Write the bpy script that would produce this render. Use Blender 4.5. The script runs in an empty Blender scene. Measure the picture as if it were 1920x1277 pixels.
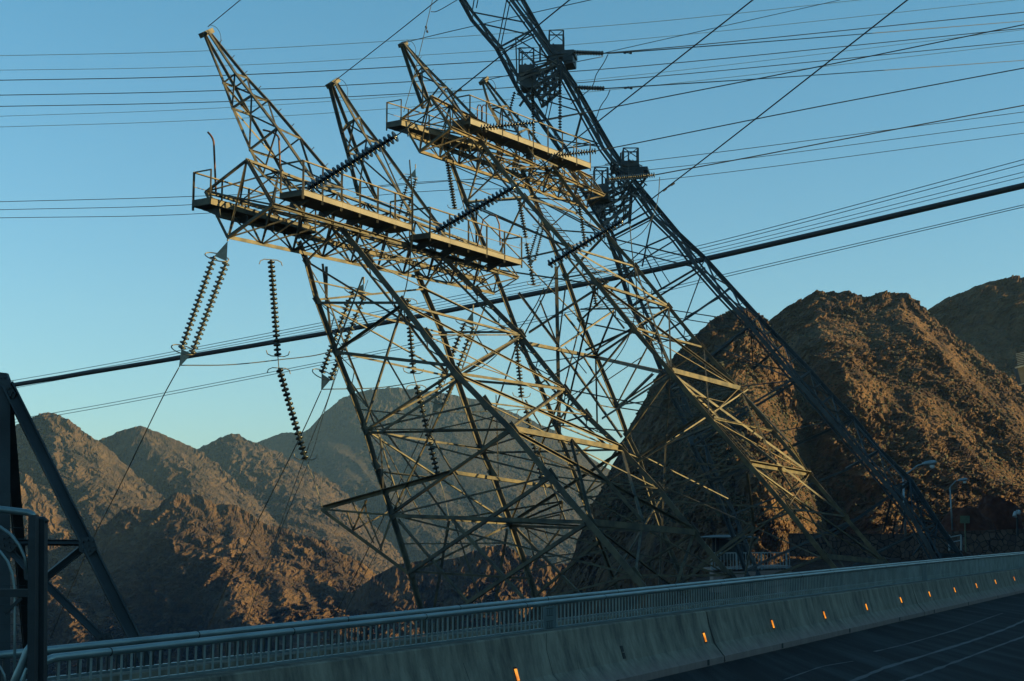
import bpy, math, random
import numpy as np
from mathutils import Vector

# ------------------------------------------------------------------ camera, world, sun
SC = bpy.context.scene
COL = SC.collection
F = 2666.67                      # focal length in photo pixels (50 mm on 36 mm, 1920 wide)
PITCH = math.atan(369.5 / F)
CAMZ = 2.0
cam_d = bpy.data.cameras.new("camera"); cam_d.lens = 50; cam_d.sensor_width = 36
cam_d.clip_start = 0.05; cam_d.clip_end = 30000
cam = bpy.data.objects.new("camera", cam_d); COL.objects.link(cam)
cam.location = (0, 0, CAMZ); cam.rotation_euler = (math.pi/2 + PITCH, 0, 0)
SC.camera = cam

SUN_EL = 12.0
SUN_AZ = 101.0                    # clockwise from +Y (the view direction): from the right, from the right, a little behind
W = bpy.data.worlds.new("World"); SC.world = W; W.use_nodes = True
wn = W.node_tree; bg = wn.nodes['Background']
sky = wn.nodes.new('ShaderNodeTexSky'); sky.sky_type = 'NISHITA'; sky.sun_disc = False
sky.sun_elevation = math.radians(SUN_EL); sky.sun_rotation = math.radians(SUN_AZ)
sky.altitude = 300; sky.air_density = 1.0; sky.dust_density = 1.0; sky.ozone_density = 2.5
hs = wn.nodes.new('ShaderNodeHueSaturation'); hs.inputs['Saturation'].default_value = 1.0
wn.links.new(sky.outputs[0], hs.inputs['Color']); tint = wn.nodes.new('ShaderNodeMix'); tint.data_type = 'RGBA'; tint.blend_type = 'MULTIPLY'; tint.inputs[0].default_value = 1.0
wtc = wn.nodes.new('ShaderNodeTexCoord'); wsx = wn.nodes.new('ShaderNodeSeparateXYZ'); wn.links.new(wtc.outputs['Generated'], wsx.inputs[0])
wr = wn.nodes.new('ShaderNodeValToRGB'); wr.color_ramp.elements[0].position = 0.03; wr.color_ramp.elements[0].color = (0.62, 0.74, 0.76, 1)
wr.color_ramp.elements[1].position = 0.36; wr.color_ramp.elements[1].color = (0.40, 0.78, 0.80, 1)
wn.links.new(wsx.outputs[2], wr.inputs[0]); wn.links.new(wr.outputs[0], tint.inputs[7]); wn.links.new(hs.outputs[0], tint.inputs[6]); wn.links.new(tint.outputs[2], bg.inputs['Color'])
bg.inputs['Strength'].default_value = 0.085
sd = bpy.data.lights.new("sun", 'SUN'); sd.energy = 5.0; sd.angle = math.radians(0.5); sd.color = (1.0, 0.70, 0.27)
sun = bpy.data.objects.new("sun", sd); COL.objects.link(sun)
az, el = math.radians(SUN_AZ), math.radians(SUN_EL)
SUNV = Vector((math.sin(az)*math.cos(el), math.cos(az)*math.cos(el), math.sin(el)))
sun.rotation_euler = SUNV.to_track_quat('Z', 'Y').to_euler()
SC.view_settings.view_transform = 'Standard'; SC.view_settings.look = 'None'
SC.view_settings.exposure = 1.60; SC.view_settings.gamma = 1.0

# ------------------------------------------------------------------ pixel -> world
CP, SP = math.cos(PITCH), math.sin(PITCH)
def ray(px, py):
    a = px - 960.0; b = 638.5 - py
    return Vector((a, F*CP - b*SP, F*SP + b*CP))
def at(px, py, D):               # D = distance along world +Y
    r = ray(px, py); t = D / r.y
    return Vector((r.x*t, D, CAMZ + r.z*t))
UA = math.radians(32.0)
U = Vector((math.sin(UA), math.cos(UA), 0)); V = Vector((-math.cos(UA), math.sin(UA), 0))
def inpl(px, py, c, n=U):        # ray meets the upright plane P.n = c
    r = ray(px, py); t = c / (r.x*n.x + r.y*n.y)
    return Vector((r.x*t, r.y*t, CAMZ + r.z*t))
RA = math.atan(0.52)
RD = Vector((math.sin(RA), math.cos(RA), 0)); RN = Vector((-math.cos(RA), math.sin(RA), 0))
C0 = Vector((1.62, 20.0, 0)).dot(RN)
def road(s, p, z=0.0):           # s metres along the kerb line, p metres beyond it
    return RD*s + RN*(C0 + p) + Vector((0, 0, z))
S0 = Vector((1.62, 20.0, 0)).dot(RD)

# ------------------------------------------------------------------ materials
def mat(name, c1, c2=None, rough=0.7, metal=0.0, scale=3.0, bump=0.0, bscale=20.0, lo=0.35, hi=0.65, detail=6, spec=0.5):
    m = bpy.data.materials.new(name); m.use_nodes = True
    nt = m.node_tree; b = nt.nodes['Principled BSDF']
    b.inputs['Roughness'].default_value = rough; b.inputs['Metallic'].default_value = metal
    b.inputs['Specular IOR Level'].default_value = spec
    tc = nt.nodes.new('ShaderNodeTexCoord')
    if c2 is None: b.inputs['Base Color'].default_value = (*c1, 1)
    else:
        n = nt.nodes.new('ShaderNodeTexNoise'); n.inputs['Scale'].default_value = scale; n.inputs['Detail'].default_value = detail
        r = nt.nodes.new('ShaderNodeValToRGB')
        r.color_ramp.elements[0].position = lo; r.color_ramp.elements[1].position = hi
        r.color_ramp.elements[0].color = (*c1, 1); r.color_ramp.elements[1].color = (*c2, 1)
        nt.links.new(tc.outputs['Object'], n.inputs['Vector']); nt.links.new(n.outputs['Fac'], r.inputs['Fac'])
        nt.links.new(r.outputs['Color'], b.inputs['Base Color'])
    if bump > 0:
        n2 = nt.nodes.new('ShaderNodeTexNoise'); n2.inputs['Scale'].default_value = bscale; n2.inputs['Detail'].default_value = 8
        bp = nt.nodes.new('ShaderNodeBump'); bp.inputs['Strength'].default_value = bump
        bp.inputs['Distance'].default_value = 1.0/bscale
        nt.links.new(tc.outputs['Object'], n2.inputs['Vector']); nt.links.new(n2.outputs['Fac'], bp.inputs['Height'])
        nt.links.new(bp.outputs['Normal'], b.inputs['Normal'])
    return m

def rockmat(name, dark, light, veg, s, vegamt=0.5):
    m = bpy.data.materials.new(name); m.use_nodes = True
    nt = m.node_tree; N = nt.nodes; L = nt.links; b = N['Principled BSDF']
    b.inputs['Roughness'].default_value = 0.95; b.inputs['Specular IOR Level'].default_value = 0.1
    tc = N.new('ShaderNodeTexCoord'); mp = N.new('ShaderNodeMapping'); mp.inputs['Scale'].default_value = (s, s, s*0.6)
    L.new(tc.outputs['Object'], mp.inputs['Vector'])
    n1 = N.new('ShaderNodeTexNoise'); n1.inputs['Scale'].default_value = 1; n1.inputs['Detail'].default_value = 10; n1.inputs['Roughness'].default_value = 0.65
    n2 = N.new('ShaderNodeTexNoise'); n2.inputs['Scale'].default_value = 9; n2.inputs['Detail'].default_value = 6; n2.inputs['Roughness'].default_value = 0.7
    for n in (n1, n2): L.new(mp.outputs[0], n.inputs['Vector'])
    r1 = N.new('ShaderNodeValToRGB'); r1.color_ramp.elements[0].position = 0.36; r1.color_ramp.elements[1].position = 0.66
    r1.color_ramp.elements[0].color = (*dark, 1); r1.color_ramp.elements[1].color = (*light, 1)
    L.new(n1.outputs['Fac'], r1.inputs['Fac'])
    # scrub grows on flatter ground, in clumps
    g = N.new('ShaderNodeNewGeometry'); sx = N.new('ShaderNodeSeparateXYZ'); L.new(g.outputs['Normal'], sx.inputs[0])
    r2 = N.new('ShaderNodeValToRGB'); r2.color_ramp.elements[0].position = 0.48; r2.color_ramp.elements[1].position = 0.60
    L.new(n2.outputs['Fac'], r2.inputs['Fac'])
    mr = N.new('ShaderNodeMapRange'); mr.inputs[1].default_value = 0.25; mr.inputs[2].default_value = 0.75; mr.inputs[3].default_value = 0.15; mr.inputs[4].default_value = 1
    L.new(sx.outputs[2], mr.inputs[0])
    mu = N.new('ShaderNodeMath'); mu.operation = 'MULTIPLY'; L.new(r2.outputs['Color'], mu.inputs[0]); L.new(mr.outputs[0], mu.inputs[1])
    mu2 = N.new('ShaderNodeMath'); mu2.operation = 'MULTIPLY'; L.new(mu.outputs[0], mu2.inputs[0]); mu2.inputs[1].default_value = vegamt
    mx = N.new('ShaderNodeMix'); mx.data_type = 'RGBA'; L.new(mu2.outputs[0], mx.inputs[0]); L.new(r1.outputs['Color'], mx.inputs[6]); mx.inputs[7].default_value = (*veg, 1)
    L.new(mx.outputs[2], b.inputs['Base Color'])
    bp = N.new('ShaderNodeBump'); bp.inputs['Strength'].default_value = 0.9; bp.inputs['Distance'].default_value = 0.25/s
    ad = N.new('ShaderNodeMath'); ad.operation = 'ADD'; L.new(n1.outputs['Fac'], ad.inputs[0])
    mm = N.new('ShaderNodeMath'); mm.operation = 'MULTIPLY'; mm.inputs[1].default_value = 0.35; L.new(n2.outputs['Fac'], mm.inputs[0]); L.new(mm.outputs[0], ad.inputs[1])
    L.new(ad.outputs[0], bp.inputs['Height']); L.new(bp.outputs['Normal'], b.inputs['Normal'])
    return m

M = {}
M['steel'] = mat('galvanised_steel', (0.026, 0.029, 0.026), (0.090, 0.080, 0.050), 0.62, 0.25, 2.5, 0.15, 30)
M['sunsteel'] = mat('galvanised_steel_sunlit', (0.035, 0.030, 0.018), (0.110, 0.088, 0.045), 0.6, 0.25, 2.0, 0.15, 30)  # same steel with the gold of low sunlight put into its colour
M['darksteel'] = mat('dark_blue_steel', (0.015, 0.022, 0.026), (0.035, 0.045, 0.05), 0.6, 0.3, 2.0)  # darker, bluer steel for deck trays and knee brackets
M['deck'] = mat('deck_steel', (0.085, 0.082, 0.068), (0.125, 0.12, 0.10), 0.65, 0.1, 1.5)
M['rust'] = mat('rusty_pipe', (0.08, 0.035, 0.018), (0.13, 0.065, 0.03), 0.8, 0.1, 4)
M['disc'] = mat('glazed_porcelain', (0.008, 0.013, 0.016), None, 0.2, 0.0)
M['disc2'] = mat('grey_porcelain', (0.022, 0.028, 0.025), None, 0.25, 0.0)
M['wire'] = mat('aluminium_wire', (0.02, 0.03, 0.035), None, 0.6, 0.3)
M['wire2'] = mat('pale_blue_wire', (0.09, 0.17, 0.22), None, 0.6, 0.1)  # paler, bluer tone for the faint thin wires
M['cable'] = mat('black_cable', (0.012, 0.012, 0.014), None, 0.6)
M['plate'] = mat('yoke_plate', (0.12, 0.115, 0.09), (0.2, 0.19, 0.14), 0.5, 0.3, 8)
M['rail'] = mat('painted_rail', (0.13, 0.19, 0.20), (0.19, 0.26, 0.27), 0.38, 0.5, 2, 0.05, 40)
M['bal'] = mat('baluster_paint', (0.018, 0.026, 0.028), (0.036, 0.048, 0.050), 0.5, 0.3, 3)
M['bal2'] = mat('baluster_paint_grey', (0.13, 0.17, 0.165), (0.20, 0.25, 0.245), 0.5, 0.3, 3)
M['asphalt'] = None
M['lamp'] = mat('lamp_pole_metal', (0.15, 0.19, 0.21), (0.22, 0.27, 0.29), 0.4, 0.5, 3)
M['dark'] = mat('dark_recess', (0.012, 0.012, 0.012), None, 0.8)
M['shadesteel'] = mat('shaded_blue_steel', (0.012, 0.020, 0.025), (0.028, 0.042, 0.050), 0.55, 0.3, 1.5, 0.1, 20)  # same steel with blue shade put into its colour, for members out of the sun
M['wallstone'] = None
M['signback'] = mat('sign_back', (0.05, 0.065, 0.035), (0.08, 0.1, 0.055), 0.5, 0.2, 4)
M['white'] = mat('white_paint', (0.22, 0.25, 0.27), (0.3, 0.33, 0.35), 0.4, 0, 3)
M['yellow'] = mat('yellow_paint', (0.6, 0.42, 0.05), None, 0.5)
M['glass'] = mat('lamp_glass', (0.6, 0.7, 0.75), None, 0.1)
M['woodroof'] = mat('roof_sheet', (0.02, 0.03, 0.032), (0.04, 0.052, 0.055), 0.6, 0.1, 2)
M['rock_near'] = rockmat('rock_near', (0.030, 0.020, 0.019), (0.135, 0.082, 0.045), (0.034, 0.036, 0.015), 0.16, 0.75)
M['rock_mid'] = rockmat('rock_mid', (0.024, 0.018, 0.018), (0.118, 0.074, 0.041), (0.040, 0.038, 0.019), 0.07, 0.5)
M['rock_far'] = rockmat('rock_far', (0.015, 0.014, 0.014), (0.046, 0.036, 0.027), (0.020, 0.021, 0.016), 0.03, 0.5)
M['rock_mtn'] = rockmat('rock_mountain', (0.018, 0.015, 0.016), (0.084, 0.057, 0.037), (0.030, 0.030, 0.017), 0.07, 0.5)
M['redrock'] = rockmat('red_rubble', (0.05, 0.018, 0.012), (0.10, 0.04, 0.026), (0.03, 0.018, 0.012), 1.2, 0.2)
M['dirt'] = rockmat('dirt', (0.03, 0.017, 0.014), (0.07, 0.04, 0.03), (0.03, 0.028, 0.016), 0.5, 0.5)
def amber():
    m = bpy.data.materials.new('amber_lens'); m.use_nodes = True; nt = m.node_tree; b = nt.nodes['Principled BSDF']
    b.inputs['Base Color'].default_value = (0.8, 0.28, 0.03, 1); b.inputs['Roughness'].default_value = 0.25
    b.inputs['Emission Color'].default_value = (1.0, 0.30, 0.03, 1); b.inputs['Emission Strength'].default_value = 0.42
    tc = nt.nodes.new('ShaderNodeTexCoord'); n = nt.nodes.new('ShaderNodeTexNoise'); n.inputs['Scale'].default_value = 9
    r = nt.nodes.new('ShaderNodeValToRGB'); r.color_ramp.elements[0].color = (0.35, 0.05, 0.0, 1); r.color_ramp.elements[1].color = (1, 0.34, 0.03, 1)
    r.color_ramp.elements[0].position = 0.3; r.color_ramp.elements[1].position = 0.6
    nt.links.new(tc.outputs['Object'], n.inputs[0]); nt.links.new(n.outputs[0], r.inputs[0]); nt.links.new(r.outputs[0], b.inputs['Emission Color'])
    return m
M['amber'] = amber()
def concrete():
    m = bpy.data.materials.new('barrier_concrete'); m.use_nodes = True; nt = m.node_tree; N = nt.nodes; L = nt.links; b = N['Principled BSDF']
    b.inputs['Roughness'].default_value = 0.9; b.inputs['Specular IOR Level'].default_value = 0.25
    g = N.new('ShaderNodeNewGeometry'); sx = N.new('ShaderNodeSeparateXYZ'); L.new(g.outputs['Position'], sx.inputs[0])
    mp = N.new('ShaderNodeMapping'); mp.inputs['Scale'].default_value = (2.2, 2.2, 0.35); L.new(g.outputs['Position'], mp.inputs[0])
    n = N.new('ShaderNodeTexNoise'); n.inputs['Scale'].default_value = 1.6; n.inputs['Detail'].default_value = 9; n.inputs['Roughness'].default_value = 0.7; L.new(mp.outputs[0], n.inputs[0])
    r = N.new('ShaderNodeValToRGB'); e = r.color_ramp.elements; e[0].position = 0.36; e[0].color = (0.080, 0.078, 0.066, 1); e[1].position = 0.63; e[1].color = (0.22, 0.205, 0.16, 1)
    L.new(n.outputs[0], r.inputs[0])
    # road dirt / salt line low on the face
    n3 = N.new('ShaderNodeTexNoise'); n3.inputs['Scale'].default_value = 3.0; n3.inputs['Detail'].default_value = 5; L.new(g.outputs['Position'], n3.inputs[0])
    ad = N.new('ShaderNodeMath'); ad.operation = 'MULTIPLY_ADD'; ad.inputs[1].default_value = 0.18; L.new(n3.outputs[0], ad.inputs[0]); L.new(sx.outputs[2], ad.inputs[2])
    mr = N.new('ShaderNodeMapRange'); mr.inputs[1].default_value = 0.18; mr.inputs[2].default_value = 0.36; mr.inputs[3].default_value = 0.7; mr.inputs[4].default_value = 0; L.new(ad.outputs[0], mr.inputs[0])
    mx = N.new('ShaderNodeMix'); mx.data_type = 'RGBA'; L.new(mr.outputs[0], mx.inputs[0]); L.new(r.outputs[0], mx.inputs[6]); mx.inputs[7].default_value = (0.20, 0.145, 0.135, 1)
    L.new(mx.outputs[2], b.inputs['Base Color'])
    n2 = N.new('ShaderNodeTexNoise'); n2.inputs['Scale'].default_value = 25; n2.inputs['Detail'].default_value = 6; L.new(g.outputs['Position'], n2.inputs[0])
    bp = N.new('ShaderNodeBump'); bp.inputs['Strength'].default_value = 0.35; bp.inputs['Distance'].default_value = 0.02; L.new(n2.outputs[0], bp.inputs['Height']); L.new(bp.outputs[0], b.inputs['Normal'])
    return m
M['concrete'] = concrete()
def asphalt():
    m = bpy.data.materials.new('asphalt'); m.use_nodes = True; nt = m.node_tree; N = nt.nodes; L = nt.links; b = N['Principled BSDF']
    b.inputs['Roughness'].default_value = 0.92; b.inputs['Specular IOR Level'].default_value = 0.15
    g = N.new('ShaderNodeNewGeometry'); mp = N.new('ShaderNodeMapping'); mp.inputs['Rotation'].default_value = (0, 0, RA + 0.10)
    mp.inputs['Scale'].default_value = (2.6, 0.10, 1); L.new(g.outputs['Position'], mp.inputs[0])
    n = N.new('ShaderNodeTexNoise'); n.inputs['Scale'].default_value = 1.0; n.inputs['Detail'].default_value = 8; n.inputs['Roughness'].default_value = 0.6; L.new(mp.outputs[0], n.inputs[0])
    r = N.new('ShaderNodeValToRGB'); e = r.color_ramp.elements; e[0].position = 0.44; e[0].color = (0.010, 0.012, 0.014, 1); e[1].position = 0.66; e[1].color = (0.040, 0.048, 0.052, 1)
    L.new(n.outputs[0], r.inputs[0])
    n2 = N.new('ShaderNodeTexNoise'); n2.inputs['Scale'].default_value = 38; n2.inputs['Detail'].default_value = 3; L.new(g.outputs['Position'], n2.inputs[0])
    mx = N.new('ShaderNodeMix'); mx.data_type = 'RGBA'; mx.blend_type = 'MULTIPLY'; mx.inputs[0].default_value = 0.8
    L.new(r.outputs[0], mx.inputs[6])
    r2 = N.new('ShaderNodeValToRGB'); r2.color_ramp.elements[0].position = 0.3; r2.color_ramp.elements[1].position = 0.7; r2.color_ramp.elements[0].color = (0.12, 0.12, 0.12, 1); L.new(n2.outputs[0], r2.inputs[0])
    L.new(r2.outputs[0], mx.inputs[7]); L.new(mx.outputs[2], b.inputs['Base Color'])
    bp = N.new('ShaderNodeBump'); bp.inputs['Strength'].default_value = 0.5; bp.inputs['Distance'].default_value = 0.01; L.new(n2.outputs[0], bp.inputs['Height']); L.new(bp.outputs[0], b.inputs['Normal'])
    return m
M['asphalt'] = asphalt()
M['track'] = mat('tyre_track', (0.014, 0.019, 0.021), (0.028, 0.037, 0.041), 0.7, 0, 1.3, 0, 1, 0.4, 0.6)
def stonewall():
    m = bpy.data.materials.new('masonry'); m.use_nodes = True; nt = m.node_tree; N = nt.nodes; L = nt.links; b = N['Principled BSDF']
    b.inputs['Roughness'].default_value = 0.9
    tc = N.new('ShaderNodeTexCoord'); v = N.new('ShaderNodeTexVoronoi'); v.feature = 'DISTANCE_TO_EDGE'; v.inputs['Scale'].default_value = 2.2; L.new(tc.outputs['Object'], v.inputs[0])
    v2 = N.new('ShaderNodeTexVoronoi'); v2.inputs['Scale'].default_value = 2.2; L.new(tc.outputs['Object'], v2.inputs[0])
    r = N.new('ShaderNodeValToRGB'); e = r.color_ramp.elements; e[0].position = 0.02; e[0].color = (0.02, 0.016, 0.014, 1); e[1].position = 0.07; e[1].color = (1, 1, 1, 1); L.new(v.outputs[0], r.inputs[0])
    r3 = N.new('ShaderNodeValToRGB'); r3.color_ramp.elements[0].color = (0.03, 0.018, 0.014, 1); r3.color_ramp.elements[1].color = (0.08, 0.052, 0.038, 1); L.new(v2.outputs['Color'], r3.inputs[0])
    mx = N.new('ShaderNodeMix'); mx.data_type = 'RGBA'; mx.blend_type = 'MULTIPLY'; mx.inputs[0].default_value = 1; L.new(r3.outputs[0], mx.inputs[6]); L.new(r.outputs[0], mx.inputs[7]); L.new(mx.outputs[2], b.inputs['Base Color'])
    bp = N.new('ShaderNodeBump'); bp.inputs['Distance'].default_value = 0.08; L.new(r.outputs[0], bp.inputs['Height']); L.new(bp.outputs[0], b.inputs['Normal'])
    return m
M['wallstone'] = stonewall()

# ------------------------------------------------------------------ mesh helpers
class MB:
    def __init__(s): s.v = []; s.f = []; s.smooth = False
    def add(s, vs, fs):
        o = len(s.v); s.v.extend([tuple(x) for x in vs]); s.f.extend([tuple(i+o for i in f) for f in fs])
    def frame(s, a, b, roll=0.0):
        d = (b-a); L = d.length
        if L < 1e-6: return None
        d = d/L; up = Vector((0, 0, 1)) if abs(d.z) < 0.95 else Vector((0, 1, 0))
        x = d.cross(up).normalized(); y = x.cross(d).normalized()
        c, t = math.cos(roll), math.sin(roll)
        return d, x*c + y*t, y*c - x*t
    def prof(s, a, b, pts, roll=0.0):
        fr = s.frame(a, b, roll)
        if not fr: return
        d, x, y = fr; n = len(pts)
        vs = [a + x*p + y*q for p, q in pts] + [b + x*p + y*q for p, q in pts]
        fs = [(i, (i+1) % n, n+(i+1) % n, n+i) for i in range(n)] + [tuple(range(n))[::-1], tuple(range(n, 2*n))]
        s.add(vs, fs)
    def angle(s, a, b, w, roll=0.0, t=None):      # L section
        t = t or w*0.16; h = w*0.5
        s.prof(a, b, [(-h, -h), (h, -h), (h, -h+t), (-h+t, -h+t), (-h+t, h), (-h, h)], roll)
    def bar(s, a, b, w, h=None, roll=0.0):
        h = (h or w)/2; w = w/2
        s.prof(a, b, [(-w, -h), (w, -h), (w, h), (-w, h)], roll)
    def chan(s, a, b, w, h, roll=0.0):            # I section
        t = min(w, h)*0.14; w /= 2; h /= 2
        s.prof(a, b, [(-w, -h), (w, -h), (w, -h+t), (t/2, -h+t), (t/2, h-t), (w, h-t), (w, h), (-w, h), (-w, h-t), (-t/2, h-t), (-t/2, -h+t), (-w, -h+t)], roll)
    def tube(s, pts, r, n=6, cap=True):
        m = len(pts); rings = []
        px = None
        for i, p in enumerate(pts):
            d = (pts[min(i+1, m-1)] - pts[max(i-1, 0)]).normalized()
            if px is None:
                up = Vector((0, 0, 1)) if abs(d.z) < 0.9 else Vector((0, 1, 0)); px = d.cross(up).normalized()
            px = (px - d*px.dot(d)).normalized(); y = d.cross(px)
            rr = r[i] if isinstance(r, (list, tuple)) else r
            rings.append([p + px*math.cos(k*2*math.pi/n)*rr + y*math.sin(k*2*math.pi/n)*rr for k in range(n)])
        vs = [v for R in rings for v in R]
        fs = [(i*n+k, i*n+(k+1) % n, (i+1)*n+(k+1) % n, (i+1)*n+k) for i in range(m-1) for k in range(n)]
        if cap: fs += [tuple(range(n))[::-1], tuple(range((m-1)*n, m*n))]
        s.add(vs, fs)
    def lathe(s, a, axis, prof, n=12):            # prof: (dist along axis, radius)
        up = Vector((0, 0, 1)) if abs(axis.z) < 0.9 else Vector((0, 1, 0))
        x = axis.cross(up).normalized(); y = axis.cross(x)
        vs = [a + axis*t + (x*math.cos(k*2*math.pi/n) + y*math.sin(k*2*math.pi/n))*r for t, r in prof for k in range(n)]
        m = len(prof)
        fs = [(i*n+k, i*n+(k+1) % n, (i+1)*n+(k+1) % n, (i+1)*n+k) for i in range(m-1) for k in range(n)]
        s.add(vs, fs)
    def slab(s, poly, nrm, t):                    # flat polygon with thickness
        n = len(poly); o = nrm.normalized()*t*0.5
        vs = [p+o for p in poly] + [p-o for p in poly]
        s.add(vs, [tuple(range(n)), tuple(range(n, 2*n))[::-1]] + [(i, n+i, n+(i+1) % n, (i+1) % n) for i in range(n)])
    def build(s, name, m, parent=None, smooth=False):
        me = bpy.data.meshes.new(name); me.from_pydata(s.v, [], s.f); me.update()
        me.materials.append(m)
        if smooth: me.polygons.foreach_set('use_smooth', [True]*len(me.polygons))
        o = bpy.data.objects.new(name, me); COL.objects.link(o)
        if parent is not None:
            o.parent = parent; o.matrix_parent_inverse = parent.matrix_basis.inverted()
        return o
def tag(o, label=None, cat=None, group=None, kind=None):
    if label: o['label'] = label
    if cat: o['category'] = cat
    if group: o['group'] = group
    if kind: o['kind'] = kind
    return o
def thing(name, label, cat, loc, group=None):
    o = bpy.data.objects.new(name, None); COL.objects.link(o); o.location = loc; o.empty_display_size = 0.2
    return tag(o, label, cat, group)
def lerp(a, b, t): return a + (b-a)*t
rnd = random.Random(5)
def rroll(): return rnd.choice([0, 1, 2, 3])*math.pi/2

# ------------------------------------------------------------------ noise
_rs = np.random.RandomState(11); _perm = np.tile(_rs.permutation(256), 3)
_g = _rs.normal(size=(256, 3)); _g /= np.linalg.norm(_g, axis=1)[:, None]
def perlin(p):
    i = np.floor(p).astype(np.int64); f = p - i; i &= 255
    u = f*f*f*(f*(f*6-15)+10)
    def gr(dx, dy, dz):
        h = _perm[_perm[_perm[i[:, 0]+dx] + i[:, 1]+dy] + i[:, 2]+dz]; g = _g[h]
        return g[:, 0]*(f[:, 0]-dx) + g[:, 1]*(f[:, 1]-dy) + g[:, 2]*(f[:, 2]-dz)
    def mixx(a, b, t): return a + (b-a)*t
    x00 = mixx(gr(0, 0, 0), gr(1, 0, 0), u[:, 0]); x10 = mixx(gr(0, 1, 0), gr(1, 1, 0), u[:, 0])
    x01 = mixx(gr(0, 0, 1), gr(1, 0, 1), u[:, 0]); x11 = mixx(gr(0, 1, 1), gr(1, 1, 1), u[:, 0])
    return mixx(mixx(x00, x10, u[:, 1]), mixx(x01, x11, u[:, 1]), u[:, 2])*1.5
def fbm(p, o, gain=0.5):
    r = 0; a = 1
    for k in range(o): r = r + a*perlin(p*(2.03**k) + k*17.3); a *= gain
    return r
def ridged(p, o, gain=0.5):
    r = 0; a = 1
    for k in range(o): r = r + a*(1-2*np.abs(perlin(p*(2.03**k) + k*9.1))); a *= gain
    return r

def grid_mesh(name, P, m, nr, nc, smooth=True):
    idx = np.arange(nr*nc).reshape(nr, nc)
    a = idx[:-1, :-1].ravel(); b = idx[:-1, 1:].ravel(); c = idx[1:, 1:].ravel(); d = idx[1:, :-1].ravel()
    fs = np.stack([a, b, c, d], 1)
    me = bpy.data.meshes.new(name); me.vertices.add(len(P)); me.vertices.foreach_set('co', P.astype(np.float32).ravel())
    me.loops.add(fs.size); me.loops.foreach_set('vertex_index', fs.ravel().astype(np.int32))
    me.polygons.add(len(fs)); me.polygons.foreach_set('loop_start', np.arange(0, fs.size, 4, dtype=np.int32))
    me.polygons.foreach_set('use_smooth', [smooth]*len(fs))
    me.update(); me.validate(); me.materials.append(m)
    o = bpy.data.objects.new(name, me); COL.objects.link(o); o['kind'] = 'structure'
    return o

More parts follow.
